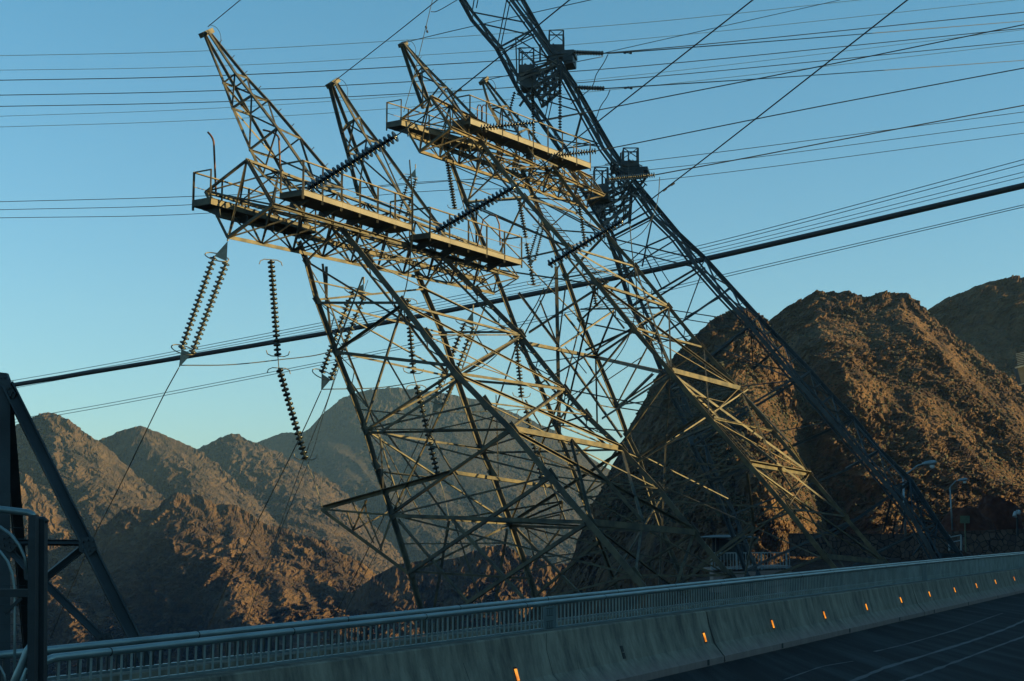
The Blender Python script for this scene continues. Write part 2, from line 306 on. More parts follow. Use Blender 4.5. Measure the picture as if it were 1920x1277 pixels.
def ridge(name, sil, D, run, zb, m, seed, cols, rows, A, Lx, skew, fine, back=60, dslope=0.0, g=0.8, rel=0.42, crestn=0.8, smooth=False, spurs=()):
    """A hill seen side on: crest through the silhouette, front slope down to zb over `run` metres.
    A: depth of the big spurs, Lx: their spacing, skew: how much spurs run sideways as they go down, fine: crag size."""
    sx = np.array([p[0] for p in sil], float); sy = np.array([p[1] for p in sil], float)
    px = np.linspace(sx[0], sx[-1], cols); py = np.interp(px, sx, sy)
    k = max(1, int(cols*6/(sx[-1]-sx[0]))); ker = np.hanning(2*k+3); ker /= ker.sum()
    py = np.convolve(np.pad(py, k+1, mode='edge'), ker, mode='valid')
    Dc = D + dslope*(px-960)/1000.0
    a = px-960; b = 638.5-py; ry = F*CP-b*SP; rz = F*SP+b*CP
    X = a/ry*Dc; Y = Dc; Z = CAMZ + rz/ry*Dc
    tf = np.linspace(1, 0, rows); nb = max(10, rows//8); tb = np.linspace(0, 1, nb)[1:]
    T = np.concatenate([tf, -tb]); nr = len(T)
    P = np.zeros((nr, cols, 3))
    hgt = (Z - zb)
    for i, t in enumerate(T):
        if t >= 0:
            dist = t*run; drop = hgt*(t**g)
            P[i, :, 0] = X*(Y-dist)/Y; P[i, :, 1] = Y - dist; P[i, :, 2] = Z - drop
        else:
            P[i, :, 0] = X; P[i, :, 1] = Y + back*(-t); P[i, :, 2] = Z - hgt*0.7*(-t)
    T2 = np.repeat(T, cols); Q = P.reshape(-1, 3).copy()
    q = Q.copy(); q[:, 0] = (Q[:, 0] + skew*(Q[:, 2]-zb))/Lx; q[:, 1] = Q[:, 1]/Lx*0.35; q[:, 2] = Q[:, 2]/Lx*0.30
    q += seed*13.7
    warp = fbm(q*1.7+5, 3)*0.35; q[:, 0] += warp
    big = ridged(q, 3, 0.5)
    env = np.clip(np.abs(T2)*4.0, 0, 1)*0.93 + 0.07
    Q[:, 1] -= A*(big-0.4)*env
    Q[:, 2] += A*0.25*(big-0.4)*env*np.clip(np.abs(T2)*2, 0, 1)
    drop_ = Z.max() - Q[:, 2]
    for sp, k_, wl, As in spurs:
        a0 = (sp-960)/(F*CP-(638.5-900)*SP)
        dx_ = (Q[:, 0]/Q[:, 1] - a0)*D - k_*drop_; f_ = np.where(dx_ < 0, 1+dx_/(wl*0.9), 1-dx_/wl); f_ = np.clip(f_ + 0.22*fbm(Q/(wl*0.8)+sp, 3), 0, 1)
        mv = As*f_*np.clip(np.abs(T2)*3.0, 0, 1)*(T2 >= 0)/Q[:, 1]; Q[:, 0] *= 1-mv; Q[:, 1] *= 1-mv
    q2 = Q/np.array([fine, fine, fine*2.1]) + seed*7.1
    q2[:, 0] += skew*0.6*Q[:, 2]/fine
    cr = ridged(q2, 5, 0.55)
    q3 = Q/(fine*0.5) + 31.0 + seed
    lum = fbm(q3, 4, 0.6)
    amp = fine*rel*(0.45 + 0.9*np.clip(0.5+1.3*fbm(Q/(fine*6.0)+seed*3.1, 2), 0, 1.2))
    en2 = np.clip(np.abs(T2)*6, 0, 1)*(1-crestn) + crestn
    Q[:, 1] -= amp*(cr-0.5)*en2
    cr3 = ridged(Q/(fine*0.22) + 3.3, 3, 0.6); Q[:, 1] -= amp*0.28*(cr3-0.4)*en2
    Q[:, 0] += amp*0.4*lum*en2
    Q[:, 2] += amp*(0.2*lum*en2 + 0.12*(cr-0.5)*en2)
    return grid_mesh(name, Q, m, nr, cols, smooth)

# ------------------------------------------------------------------ terrain
def terrain():
    mb = MB(); R = 9000
    mb.add([(-R, -R, -95), (R, -R, -95), (R, R, -95), (-R, R, -95)], [(0, 1, 2, 3)])
    tag(mb.build('ground', M['rock_far']), kind='structure')
    ridge('mountain', [(300, 900), (420, 862), (480, 832), (530, 812), (570, 812), (600, 782), (640, 748), (680, 733), (735, 727), (790, 732), (850, 742), (905, 752), (955, 772), (1000, 790), (1050, 812), (1110, 860), (1180, 905), (1300, 960), (1450, 1000)],
          1500, 420, -90, M['rock_far'], 3, 760, 190, 34, 190, 0.9, 13, 300, g=0.75, rel=.25)
    ridge('mountain', [(-160, 800), (-60, 835), (0, 812), (50, 790), (92, 774), (120, 782), (160, 812), (190, 828), (235, 870), (300, 925), (380, 1000), (480, 1060), (700, 1180)],
          850, 210, -90, M['rock_mtn'], 1, 640, 200, 14, 80, 0.75, 10, 150, g=0.8, rel=.46, spurs=[(150, .95, 62, 120)])
    ridge('mountain', [(60, 930), (140, 860), (186, 828), (228, 808), (266, 799), (300, 812), (330, 825), (372, 843), (420, 880), (500, 960), (620, 1060), (760, 1150)],
          980, 240, -90, M['rock_mtn'], 6, 520, 190, 14, 80, 0.75, 10, 160, g=0.8, rel=.46, spurs=[(305, .95, 70, 150)])
    ridge('mountain', [(280, 920), (340, 862), (372, 843), (410, 824), (442, 814), (470, 826), (500, 838), (560, 868), (620, 900), (660, 935), (700, 985), (740, 1030), (800, 1100), (900, 1180)],
          1120, 280, -90, M['rock_mtn'], 9, 560, 190, 14, 80, 0.8, 11, 160, g=0.8, rel=.46, spurs=[(475, 1.0, 80, 160)])
    ridge('crag', [(-160, 900), (-40, 930), (0, 905), (38, 884), (62, 895), (85, 925), (112, 965), (150, 985), (200, 1010), (300, 1080), (500, 1180)],
          740, 110, -90, M['rock_mid'], 4, 420, 150, 10, 50, 0.5, 9, 60, g=0.8)
    ridge('crag', [(-160, 1030), (60, 1005), (150, 998), (200, 985), (232, 958), (258, 952), (290, 958), (330, 925), (372, 927), (400, 945), (445, 948), (470, 965), (500, 985), (530, 990), (575, 1005), (620, 1020), (660, 1048), (690, 1062), (720, 1092), (760, 1130), (800, 1190)],
          650, 130, -92, M['rock_mid'], 2, 900, 300, 17, 60, 0.45, 10, 60, g=0.72, rel=.5, spurs=[(340, .6, 30, 40), (575, .5, 50, 70), (450, .5, 26, 30)])
    ridge('crag', [(560, 1200), (640, 1130), (700, 1082), (740, 1060), (790, 1052), (850, 1050), (900, 1030), (945, 1022), (985, 1040), (1015, 1052), (1045, 1060), (1070, 1055), (1110, 1035), (1160, 1060), (1260, 1100)],
          600, 100, -92, M['rock_mid'], 12, 480, 170, 10, 40, 0.4, 8, 60, g=0.7)
    # spur added unseen behind the right-hand hill so its shadow crosses the lower crags
    def px_(X, D): return 960+2692*X/D
    ridge('shade_ridge', [(px_(70, 720), 1010), (px_(110, 720), 925), (px_(170, 720), 890), (px_(260, 720), 850), (px_(420, 720), 800), (px_(700, 720), 780)], 720, 260, -92, M['rock_mid'], 15, 300, 90, 14, 60, 0.4, 12, 60)
    ridge('hill', [(1640, 720), (1690, 640), (1735, 588), (1775, 560), (1815, 545), (1860, 530), (1920, 524), (2000, 528), (2100, 560), (2250, 640), (2400, 800), (2600, 980)],
          430, 120, -10, M['rock_near'], 5, 640, 300, 16, 46, 0.35, 7.0, 80, g=0.85, rel=.62)
    ridge('hill', [(1330, 760), (1380, 660), (1430, 612), (1480, 575), (1530, 548), (1585, 551), (1625, 560), (1650, 552), (1685, 552), (1712, 565), (1735, 588), (1790, 632), (1850, 676), (1920, 735), (2050, 830), (2250, 940), (2500, 1020)],
          320, 85, -5, M['rock_near'], 8, 950, 420, 7, 34, 0.45, 4.2, 80, g=0.8, spurs=[(1530, .25, 58, 38)])
    ridge('hill', [(960, 1180), (1010, 1130), (1045, 1090), (1072, 1050), (1090, 990), (1112, 945), (1135, 900), (1160, 850), (1180, 800), (1200, 765), (1235, 700), (1270, 662), (1300, 632), (1335, 602), (1375, 582), (1400, 580), (1425, 594), (1450, 625), (1490, 690), (1550, 780), (1640, 900), (1760, 985), (1900, 1010)],
          235, 62, -30, M['rock_near'], 7, 800, 400, 4, 26, 0.5, 3.6, 60, spurs=[(1330, .22, 40, 44)], dslope=30, g=0.7)
    # near slope the pylons stand on, falling away to the canyon on the left
    nr, nc = 130, 260
    s = np.linspace(-30, 340, nc); p = np.concatenate([np.linspace(1.3, 60, 90), np.linspace(61, 200, 40)])
    Sg, Pg = np.meshgrid(s, p); Q = np.zeros((nr*nc, 3))
    Sg = Sg.ravel(); Pg = Pg.ravel()
    Q[:, 0] = RD.x*Sg + RN.x*(C0+Pg); Q[:, 1] = RD.y*Sg + RN.y*(C0+Pg)
    h = 0.4 - (0.85 + 2.2*np.clip((42-Sg)/18, 0, 1))*np.clip(Pg-2.2, 0, None)
    lift = np.clip((Sg-70)/45, 0, 1); lift = lift*lift*(3-2*lift)
    h = h*(1-lift) + lift*(0.6 - 0.10*np.clip(Pg-16, 0, None) - 0.9*np.clip(Pg-34, 0, None))
    q = Q/7.0 + 3; n = fbm(q, 5)
    Q[:, 2] = np.maximum(h, -88) + n*0.8*np.clip((Pg-2)/8, 0, 1)
    grid_mesh('slope', Q, M['dirt'], nr, nc)
    # canyon wall on the far side of the road, out of the picture: crest shaped so its shade covers the road and the dark mast
    nr, nc = 60, 220
    yy = np.linspace(-140, 150, nc); tt = np.linspace(0, 1, nr)
    Yg, Tg = np.meshgrid(yy, tt); Yg = Yg.ravel(); Tg = Tg.ravel()
    st = np.clip((Yg-66)/5, 0, 1); st = st*st*(3-2*st)
    en = np.clip((148-Yg)/35, 0, 1)
    near = np.clip((38-Yg)/20, 0, 1)
    crest = 18.0 + 8*near + 50*st*en
    x0 = 44 + 10*st + np.clip(Yg-60, 0, None)*0.45
    prof = np.sin(np.clip(Tg*1.25, 0, 1)*math.pi/2)
    Q = np.stack([x0 + Tg*45, Yg, crest*prof - 1.0], 1)
    n = ridged(Q/16.0+2, 5, 0.5); Q[:, 0] -= n*1.5; 
    Q[:, 2] += (fbm(Q/9.0, 4)*0.9)
    grid_mesh('canyon_wall', Q, M['rock_near'], nr, nc)
terrain()
def scrub():
    rs = np.random.RandomState(4); t = (1+5**.5)/2
    iv = np.array([(-1, t, 0), (1, t, 0), (-1, -t, 0), (1, -t, 0), (0, -1, t), (0, 1, t), (0, -1, -t), (0, 1, -t), (t, 0, -1), (t, 0, 1), (-t, 0, -1), (-t, 0, 1)], float)/1.9
    fi = np.array([(0, 11, 5), (0, 5, 1), (0, 1, 7), (0, 7, 10), (0, 10, 11), (1, 5, 9), (5, 11, 4), (11, 10, 2), (10, 7, 6), (7, 1, 8), (3, 9, 4), (3, 4, 2), (3, 2, 6), (3, 6, 8), (3, 8, 9), (4, 9, 5), (2, 4, 11), (6, 2, 10), (8, 6, 7), (9, 8, 1)])
    VV = []; FF = []; off = 0
    for o in [o for o in COL.objects if o.name.startswith('hill')]:
        n_ = len(o.data.vertices); co = np.empty(n_*3, np.float32); o.data.vertices.foreach_get('co', co); co = co.reshape(-1, 3)
        ok = np.where((co[:, 2] > 4))[0]; dens = fbm(co[ok]/22.0+9, 3); ok = ok[dens > -0.25]
        pick = rs.choice(ok, 7000 if co[:, 1].max() < 450 else 3500, replace=False); c = co[pick]
        for p in c:
            r = rs.uniform(.16, .42)*(0.45+0.0017*p[1]); j = iv*(r*rs.uniform(.6, 1.3, (12, 1)))*np.array([1, 1, .75]); VV.append(j+p); FF.append(fi+off); off += 12
    P = np.concatenate(VV); Fc = np.concatenate(FF)
    me = bpy.data.meshes.new('scrub'); me.from_pydata(P.tolist(), [], Fc.tolist()); me.update(); me.materials.append(mat('desert_scrub', (0.010, 0.013, 0.006), (0.034, 0.034, 0.013), 0.9, 0, 0.3))
    o = bpy.data.objects.new('scrub', me); COL.objects.link(o); tag(o, 'low dry desert bushes dotted over the right-hand hills', 'bushes', kind='stuff')
scrub()

# ------------------------------------------------------------------ road, barrier, fences
def onfence(px, py, p):          # pixel on the upright plane p metres beyond the kerb line
    n = RN; r = ray(px, py); t = (C0+p)/(r.x*n.x + r.y*n.y)
    return Vector((r.x*t, r.y*t, CAMZ + r.z*t))
def road_things():
    mb = MB()
    a, b, c, d = road(-60, 0), road(300, 0), road(300, -14), road(-60, -14)
    mb.add([a, d, c, b], [(0, 1, 2, 3)]); tag(mb.build('road', M['asphalt']), kind='structure')
    # footway between the two fences
    mb = MB(); mb.add([road(-60, .5, .05), road(300, .5, .05), road(300, 1.35, .05), road(-60, 1.35, .05)], [(0, 3, 2, 1)])
    tag(mb.build('pavement', M['concrete']), kind='structure')
    # pale tyre tracks across the asphalt
    tracks = [[(1530, 1300), (1600, 1277), (1660, 1252), (1722, 1233), (1822, 1202), (1887, 1179), (1925, 1162), (1990, 1120)],
              [(1640, 1295), (1692, 1277), (1750, 1257), (1806, 1236), (1870, 1212), (1925, 1192), (2000, 1150)],
              [(1640, 1222), (1700, 1208), (1790, 1182), (1850, 1160), (1880, 1150)],
              [(1470, 1275), (1540, 1250), (1600, 1240)]]
    for k, t in enumerate(tracks):
        P = []
        for px, py in t:
            r = ray(px, py); q = -CAMZ/r.z; P.append(Vector((r.x*q, r.y*q, 0.004)))
        mb = MB(); Q = []
        for i in range(len(P)-1):
            for j in range(8): Q.append(lerp(P[i], P[i+1], j/8))
        Q.append(P[-1])
        for i in range(1, 3):    # smooth
            Q = [Q[0]] + [(Q[i-1]+Q[i]*2+Q[i+1])/4 for i in range(1, len(Q)-1)] + [Q[-1]]
        wd = [0.045, 0.04, 0.025, 0.02][k]; vs = []
        rr = random.Random(k)
        for i, q in enumerate(Q):
            dd = (Q[min(i+1, len(Q)-1)] - Q[max(i-1, 0)]).normalized(); nn = Vector((-dd.y, dd.x, 0)); w = wd*(0.5+rr.random())
            vs += [q+nn*w, q-nn*w]
        mb.add(vs, [(2*i, 2*i+1, 2*i+3, 2*i+2) for i in range(len(Q)-1)])
        tag(mb.build('tyre_mark', M['track']), kind='structure')
    # barrier segments
    joints = [Vector((0, y, 0)) for y in (9.6, 23.5, 37.4, 51.3, 65.2)]
    ss = []
    for yj in (-4.3, 9.6, 23.5, 37.4, 51.3, 65.2, 79.1):
        X = 1.62+.52*(yj-20); ss.append(Vector((X, yj, 0)).dot(RD))
    prof = [(0, 0), (0, .10), (.02, .115), (.17, .30), (.26, .60), (.30, .80), (.315, .815), (.50, .815), (.515, .80), (.515, 0)]
    labels = ['pale concrete barrier segment nearest the camera at the lower left of the road',
              'second concrete barrier segment with the first lit amber marker, cut off by the bottom edge',
              'long concrete barrier segment between the two visible joints, four amber markers in a row',
              'far concrete barrier segment beyond the second joint, small amber markers',
              'farthest concrete barrier segment running out of the frame on the right',
              'concrete barrier segment beyond the right edge of the photo']
    lightpx = [(967, 1265), (1168, 1223), (1321, 1195), (1449, 1170), (1546, 1153), (1625, 1138), (1690, 1125), (1744, 1114), (1791, 1106), (1832, 1098), (1868, 1091), (1903, 1085)]
    lights = [onfence(x, y, .20) for x, y in lightpx]
    for i in range(6):
        s0, s1 = ss[i]+.022, ss[i+1]-.022
        base = road((s0+s1)/2, .25); t = thing('concrete_barrier', labels[i], 'barrier', base, 'concrete barrier segments along the road')
        mb = MB(); n = len(prof); vs = []; N = 40; rr = random.Random(i)
        for j in range(N+1):
            s = lerp(s0, s1, j/N); lift = 0.0
            for p, z in prof: vs.append(road(s, p + rr.uniform(-.003, .003), z*(1+0.0)))
        fs = [(j*n+k, (j+1)*n+k, (j+1)*n+(k+1) % n, j*n+(k+1) % n) for j in range(N) for k in range(n-1)]
        fs += [tuple(range(n)), tuple(range(N*n, N*n+n))[::-1]]
        mb.add(vs, fs); mb.build('barrier_body', M['concrete'], t)
        for k, L in enumerate(lights):
            sL = L.dot(RD)
            if s0 < sL < s1:
                # the upper face leans back: light set into it
                zc = L.z; pc = .17 + (zc-.30)*.3
                h = .068; sl = .3
                def pt(ds, dz, dp): return road(sL+ds, .17+(zc+dz-.30)*sl+dp, zc+dz)
                mb = MB(); w = .045
                mb.add([pt(-w, -h-.02, -.006), pt(w, -h-.02, -.006), pt(w, h+.02, -.006), pt(-w, h+.02, -.006), pt(-w, -h-.02, .02), pt(w, -h-.02, .02), pt(w, h+.02, .02), pt(-w, h+.02, .02)],
                       [(0, 1, 2, 3), (4, 7, 6, 5), (0, 4, 5, 1), (1, 5, 6, 2), (2, 6, 7, 3), (3, 7, 4, 0)])
                lt = mb.build('marker_light', M['dark'], t)
                if k != 1:
                    mb = MB(); w = .032
                    mb.add([pt(-w, -h, -.016), pt(w*.5, -h, -.022), pt(w*.5, h, -.022), pt(-w, h, -.016), pt(-w, -h, -.007), pt(w*.5, -h, -.007), pt(w*.5, h, -.007), pt(-w, h, -.007)],
                           [(0, 1, 2, 3), (4, 7, 6, 5), (0, 4, 5, 1), (1, 5, 6, 2), (2, 6, 7, 3), (3, 7, 4, 0)])
                    mb.build('lens', M['amber'], lt)
                else:
                    lt['label'] = 'unlit marker light recess with dark frame'
                    mb = MB(); mb.bar(pt(-.04, 0, -.012), pt(.04, 0, -.012), .012); mb.build('grille_bar', M['plate'], lt)
        rr = random.Random(i+20)
        for q_ in [s0+.004, s1-.004] + [lerp(s0, s1, rr.uniform(.06, .94)) for _ in range(5)]:
            mb = MB(); w_ = .012 if q_ in (s0+.004, s1-.004) else rr.uniform(.003, .007); zz = [.02, .115, .30, .60, .80]; pp = [0, .02, .17, .26, .30]; jit = 0 if w_ > .01 else .05
            pts_ = [(q_ + rr.uniform(-jit, jit)*.4*k_, pp[k_]-.0025, zz[k_]) for k_ in range(5)]
            if w_ < .01: pts_ = pts_[1:rr.choice([4, 5])]
            vs_ = []
            for a_, p_, z_ in pts_: vs_ += [road(a_-w_, p_, z_), road(a_+w_, p_, z_)]
            mb.add(vs_, [(2*k_, 2*k_+1, 2*k_+3, 2*k_+2) for k_ in range(len(pts_)-1)]); mb.build('joint_line' if w_ > .01 else 'crack', M['dark'], t)
        # drain notches at the foot
        s = ss[0]
        for px, py in [(1040, 1322), (1178, 1290), (1323, 1249), (1474, 1217), (1587, 1187), (1677, 1165), (1745, 1150), (1806, 1135), (1857, 1122)]:
            r = ray(px, py); q = -CAMZ/r.z; sN = Vector((r.x*q, r.y*q, 0)).dot(RD)
            if s0 < sN < s1:
                mb = MB(); mb.add([road(sN-.05, -.004, .01), road(sN+.05, -.004, .01), road(sN+.05, -.004, .10), road(sN-.05, -.004, .10), road(sN-.05, .01, .01), road(sN+.05, .01, .01), road(sN+.05, .01, .10), road(sN-.05, .01, .10)],
                                  [(0, 1, 2, 3), (4, 7, 6, 5), (0, 4, 5, 1), (1, 5, 6, 2), (2, 6, 7, 3), (3, 7, 4, 0)])
                mb.build('drain_notch', M['dark'], t)
    # parapet kerb the rear fence stands on
    mb = MB(); a, b = road(-60, .98, .44), road(300, .98, .44); mb.bar(a, b, .22, .80)
    t = tag(mb.build('parapet', M['concrete']), 'low concrete parapet kerb under the rear fence', 'parapet')
    # fences: rail heights read off the photograph on each fence's own plane
    nearpx = [(100, 1233), (300, 1210), (527, 1184), (678, 1169), (805, 1155), (960, 1140), (1010, 1135), (1230, 1110), (1416, 1088), (1553, 1074), (1660, 1062), (1920, 1039), (2050, 1028)]
    farpx = [(-140, 1246), (0, 1228), (90, 1218), (230, 1203), (300, 1195), (544, 1172), (668, 1160), (778, 1149), (960, 1131), (1103, 1115), (1312, 1094), (1400, 1086), (1553, 1070), (1660, 1058), (1920, 1036), (2050, 1026)]
    def fence(nm, label, pxs, p, zb, r, seed, bend):
        P = [onfence(x, y, p) for x, y in pxs]
        # heights from the picture smoothed to a straight, gently climbing rail
        S = np.array([q.dot(RD) for q in P]); Zs = np.array([q.z for q in P]); co = np.polyfit(S, Zs, 3)
        sa, sb = S[0], S[-1]
        t = thing(nm, label, 'fence', road((sa+sb)/2, p, zb))
        zf = lambda s: float(np.polyval(co, s))
        pts = [road(s, p, zf(s)) for s in np.linspace(sa, sb, 60)]
        mb = MB()
        if bend:
            head = [road(sa-.34, p, zb), road(sa-.30, p, zb+.22), road(sa-.20, p, zf(sa)-.10), road(sa-.10, p, zf(sa)-.02)]
            pts = head + pts
        mb.tube(pts, r, 12)
        mb.build('top_rail', M['rail'], t, True)
        mb = MB(); q = sa+.6      # sleeve joints in the rail
        while q < sb:
            mb.tube([road(q-.006, p, zf(q)), road(q+.006, p, zf(q))], r*1.06, 12); q += 2.44
        mb.build('rail_sleeve', M['dark'], t)
        mb = MB(); mb.bar(road(sa, p, zb+.03), road(sb, p, zb+.03), .05, .02); mb.build('bottom_rail', M['rail'], t)
        n = int((sb-sa)/.114); w = .017; rest = MB(); first = None
        for k in range(n):
            s = sa + .06 + k*.114
            if k < 100:
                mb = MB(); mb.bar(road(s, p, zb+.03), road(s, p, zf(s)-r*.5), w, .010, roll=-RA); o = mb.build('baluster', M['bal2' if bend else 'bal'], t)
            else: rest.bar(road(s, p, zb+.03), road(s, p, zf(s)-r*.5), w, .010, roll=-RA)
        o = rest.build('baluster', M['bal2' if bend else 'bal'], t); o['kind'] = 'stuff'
        return t, zf
    t, zf = fence('railing_fence', 'front steel railing with round top rail and thin balusters standing on the barrier', nearpx, .40, .815, .032, 1, True)
    # plate fixed in the front railing
    for (x0, x1, yt, yb, lab) in [(1018, 1042, 1143, 1198, 'grey steel access plate in the railing'), (1729, 1736, 1064, 1093, None)]:
        s0 = onfence(x0, yt, .38).dot(RD); s1 = onfence(x1, yt, .38).dot(RD); mb = MB()
        mb.slab([road(s0, .375, .85), road(s1, .375, .85), road(s1, .375, zf(s1)-.04), road(s0, .375, zf(s0)-.04)], RN, .008)
        o = mb.build('access_plate', M['rail'], t)
        if lab:
            o['label'] = lab; mb = MB(); zc = (zf(s0)+.82)/2
            for zz in (zc+.06, zc-.10):
                for k in range(3):
                    sA = lerp(s0, s1, .28+.18*k); mb.bar(road(sA, .369, zz-.035), road(sA, .369, zz+.035), .004, .02)
                mb.bar(road(lerp(s0, s1, .22), .369, zz+.045), road(lerp(s0, s1, .74), .369, zz+.045), .004, .008)
                mb.bar(road(lerp(s0, s1, .22), .369, zz-.045), road(lerp(s0, s1, .74), .369, zz-.045), .004, .008)
            mb.build('embossed_mark', M['bal'], o)
    fence('railing_fence', 'rear steel railing on the outer parapet kerb, seen through the front one', farpx, .95, .845, .032, 2, False)
road_things()

# ------------------------------------------------------------------ pylons
def polyleg(parent, pts, w, name='leg', m='steel', roll=0.0, pegs=False, gus=0.0, prof='angle'):
    mb = MB()
    if name == 'leg': pts = pts + [pts[-1] + (pts[-1]-pts[-2]).normalized()*9]
    for i in range(len(pts)-1):
        a, b = pts[i], pts[i+1]
        ext = (b-a).normalized()*w*0.1
        if prof == 'angle': mb.angle(a-ext, b+ext, w, roll, w*.14)
        else: mb.bar(a, b, w, roll=roll)
        if pegs:
            L = (b-a).length; n = int(L/.38); fr = mb.frame(a, b, roll)
            for k in range(n):
                q = lerp(a, b, (k+.5)/n); sd = fr[1] if k % 2 else fr[2]
                mb.bar(q - sd*w*.5, q - sd*(w*.5+.13), .018)
    if gus > 0:
        for q in pts[1:-1]:
            g = gus; mb.slab([q+V*g+Vector((0, 0, g*.3)), q+Vector((0, 0, g)), q-V*g+Vector((0, 0, -g*.3)), q+Vector((0, 0, -g))], U, .02)
    return mb.build(name, M[m], parent)

def lace(mb, a0, a1, b0, b1, n, w, x=True, rungs=True):
    """lattice between chord a0-a1 and chord b0-b1"""
    for k in range(n):
        p, q = lerp(a0, a1, k/n), lerp(a0, a1, (k+1)/n); r, s = lerp(b0, b1, k/n), lerp(b0, b1, (k+1)/n)
        if rungs: mb.angle(p, r, w, rroll())
        if x or k % 2 == 0: mb.angle(p, s, w, rroll())
        if x or k % 2 == 1: mb.angle(r, q, w, rroll())
    if rungs: mb.angle(a1, b1, w, rroll())

def insul_disc(big=1.0):
    mb = MB(); r = .132*big
    mb.lathe(Vector((0, 0, 0)), Vector((0, 0, 1)), [(.0, .0), (.0, .035), (.03, .048), (.045, .052), (.052, r*.62), (.064, r*.92), (.078, r), (.104, r*.97), (.112, r*.82), (.100, r*.7), (.116, r*.6), (.104, r*.45), (.118, .045), (.146, .034), (.146, 0)], 16)
    me = bpy.data.meshes.new('disc'); me.from_pydata(mb.v, [], mb.f); me.update(); me.polygons.foreach_set('use_smooth', [True]*len(me.polygons))
    return me
DM = {}
def discmesh(key, m):
    if key not in DM: DM[key] = insul_disc(); DM[key].materials.append(m)
    return DM[key]
def string(parent, a, b, n, scale=1.0, m='disc2', sag=0.0):
    mb = MB(); mb.tube([a, lerp(a, b, .5), b], .012*scale, 5); s = mb.build('string', M['plate'], parent)
    me = discmesh(m, M[m]); d = (b-a); L = d.length; q = d.normalized().to_track_quat('Z', 'Y'); st = L/n
    for k in range(n):
        o = bpy.data.objects.new('disc', me); COL.objects.link(o)
        o.parent = s; o.location = a + d*(k/n) + Vector((0, 0, -sag*4*(k/n)*(1-k/n)))
        o.rotation_mode = 'QUATERNION'; o.rotation_quaternion = q
        o.scale = (scale, scale, st/.146)
    # (s itself sits at the thing's frame: undo the parent offset)
    return s
def ring(parent, c, ax, ay, r1, r2, rad=.016, a0=0, a1=360, name='corona_ring', m='plate'):
    mb = MB(); n = 20; pts = []
    for k in range(n+1):
        t = math.radians(lerp(a0, a1, k/n)); pts.append(c + ax*math.cos(t)*r1 + ay*math.sin(t)*r2)
    mb.tube(pts, rad, 6); return mb.build(name, M[m], parent, True)

CAMP = Vector((0, 0, CAMZ))
def facing(p): return (CAMP-p).normalized()
def twin(label, apex, s1, e1, s2, e2, bot, n, sc, group, tip=None):
    """triangular yoke, two strings side by side, lower yoke"""
    t = thing('twin_insulator', label, 'insulator', apex, group)
    nf = facing(apex)
    mb = MB(); mb.slab([apex, s1, s2], nf, .02); mb.tube([apex + Vector((0, 0, .25*sc)), apex], .03*sc, 6); mb.build('yoke_plate', M['plate'], t)
    string(t, s1, e1, n, sc); string(t, s2, e2, n, sc)
    mb = MB(); mb.slab([e1, e2, bot], nf, .02); mb.build('yoke_plate', M['plate'], t)
    for c, dn in ((lerp(s1, s2, .5), .25), (lerp(e1, e2, .5), -.0)):
        ax = (s2-s1).normalized(); ay = (ax*.2 + Vector((0, 0, 1))*.35 + U*.8).normalized()
        ring(t, c - ax*.18*sc, ax, ay, .48*sc, .26*sc, .02*sc)
    return t
def single(label, pts, n, sc, group, arcs=True, m='disc2', cat='insulator', ry=.9):
    t = thing('insulator', label, cat, pts[0], group)
    for i in range(0, len(pts)-1, 2):
        string(t, pts[i], pts[i+1], n[i//2], sc, m)
        if i+2 < len(pts):
            mb = MB(); mb.bar(pts[i+1], pts[i+2], .03*sc); mb.build('link', M['plate'], t)
    if arcs:
        for i, q in enumerate(pts):
            nf = facing(q); hx = Vector((1, 0, 0))*.9 + Vector((0, .4, 0)); sg = 1 if i % 2 else -1
            mb = MB(); P = [q + hx*x*.42*sc + Vector((0, 0, sg*zz*.16*sc)) for x, zz in [(-1, 1.2), (-.9, .4), (-.55, 0), (0, 0), (.55, 0), (.9, .4), (1, 1.2)]]
            mb.tube(P, .018*sc, 6); mb.build('arcing_horn', M['plate'], t)
    return t

def crossarm(t, N1, N2, N3, N4, length, taper_end, bays, w, m='steel'):
    """box girder, N1..N4 its four chord ends (canyon side, top, bottom, road side); runs along U"""
    ca = MB(); ca.angle(N1, N2, w*.8, 0); ca.angle(N2, N4, w*.8, 0); ca.angle(N4, N3, w*.8, 0); ca.angle(N3, N1, w*.8, 0)
    arm = ca.build('crossarm', M[m], t)
    cen = (N1+N2+N3+N4)/4; B = []
    for p in (N1, N2, N4, N3): B.append(p + U*length + (cen-p)*taper_end)
    A = [N1, N2, N4, N3]
    for a, b in zip(A, B):
        mb = MB(); mb.angle(a, b, w, rroll(), w*.2); mb.build('chord', M[m], arm)
    for i in range(4):
        mb = MB(); lace(mb, A[i], B[i], A[(i+1) % 4], B[(i+1) % 4], bays, w*.46, x=True); mb.build('lacing', M[m], arm)
    mb = MB()
    for k in range(0, bays+1):
        q = [lerp(A[i], B[i], k/bays) for i in range(4)]; mb.angle(q[0], q[2], w*.5, rroll()); mb.angle(q[1], q[3], w*.5, rroll())
    # inner longitudinal walkway beams
    m0, m1 = lerp(A[0], A[3], .5), lerp(B[0], B[3], .5); mb.chan(m0, m1, w*1.1, w*1.5)
    mb.build('inner_bracing', M[m], arm)
    return arm, A, B

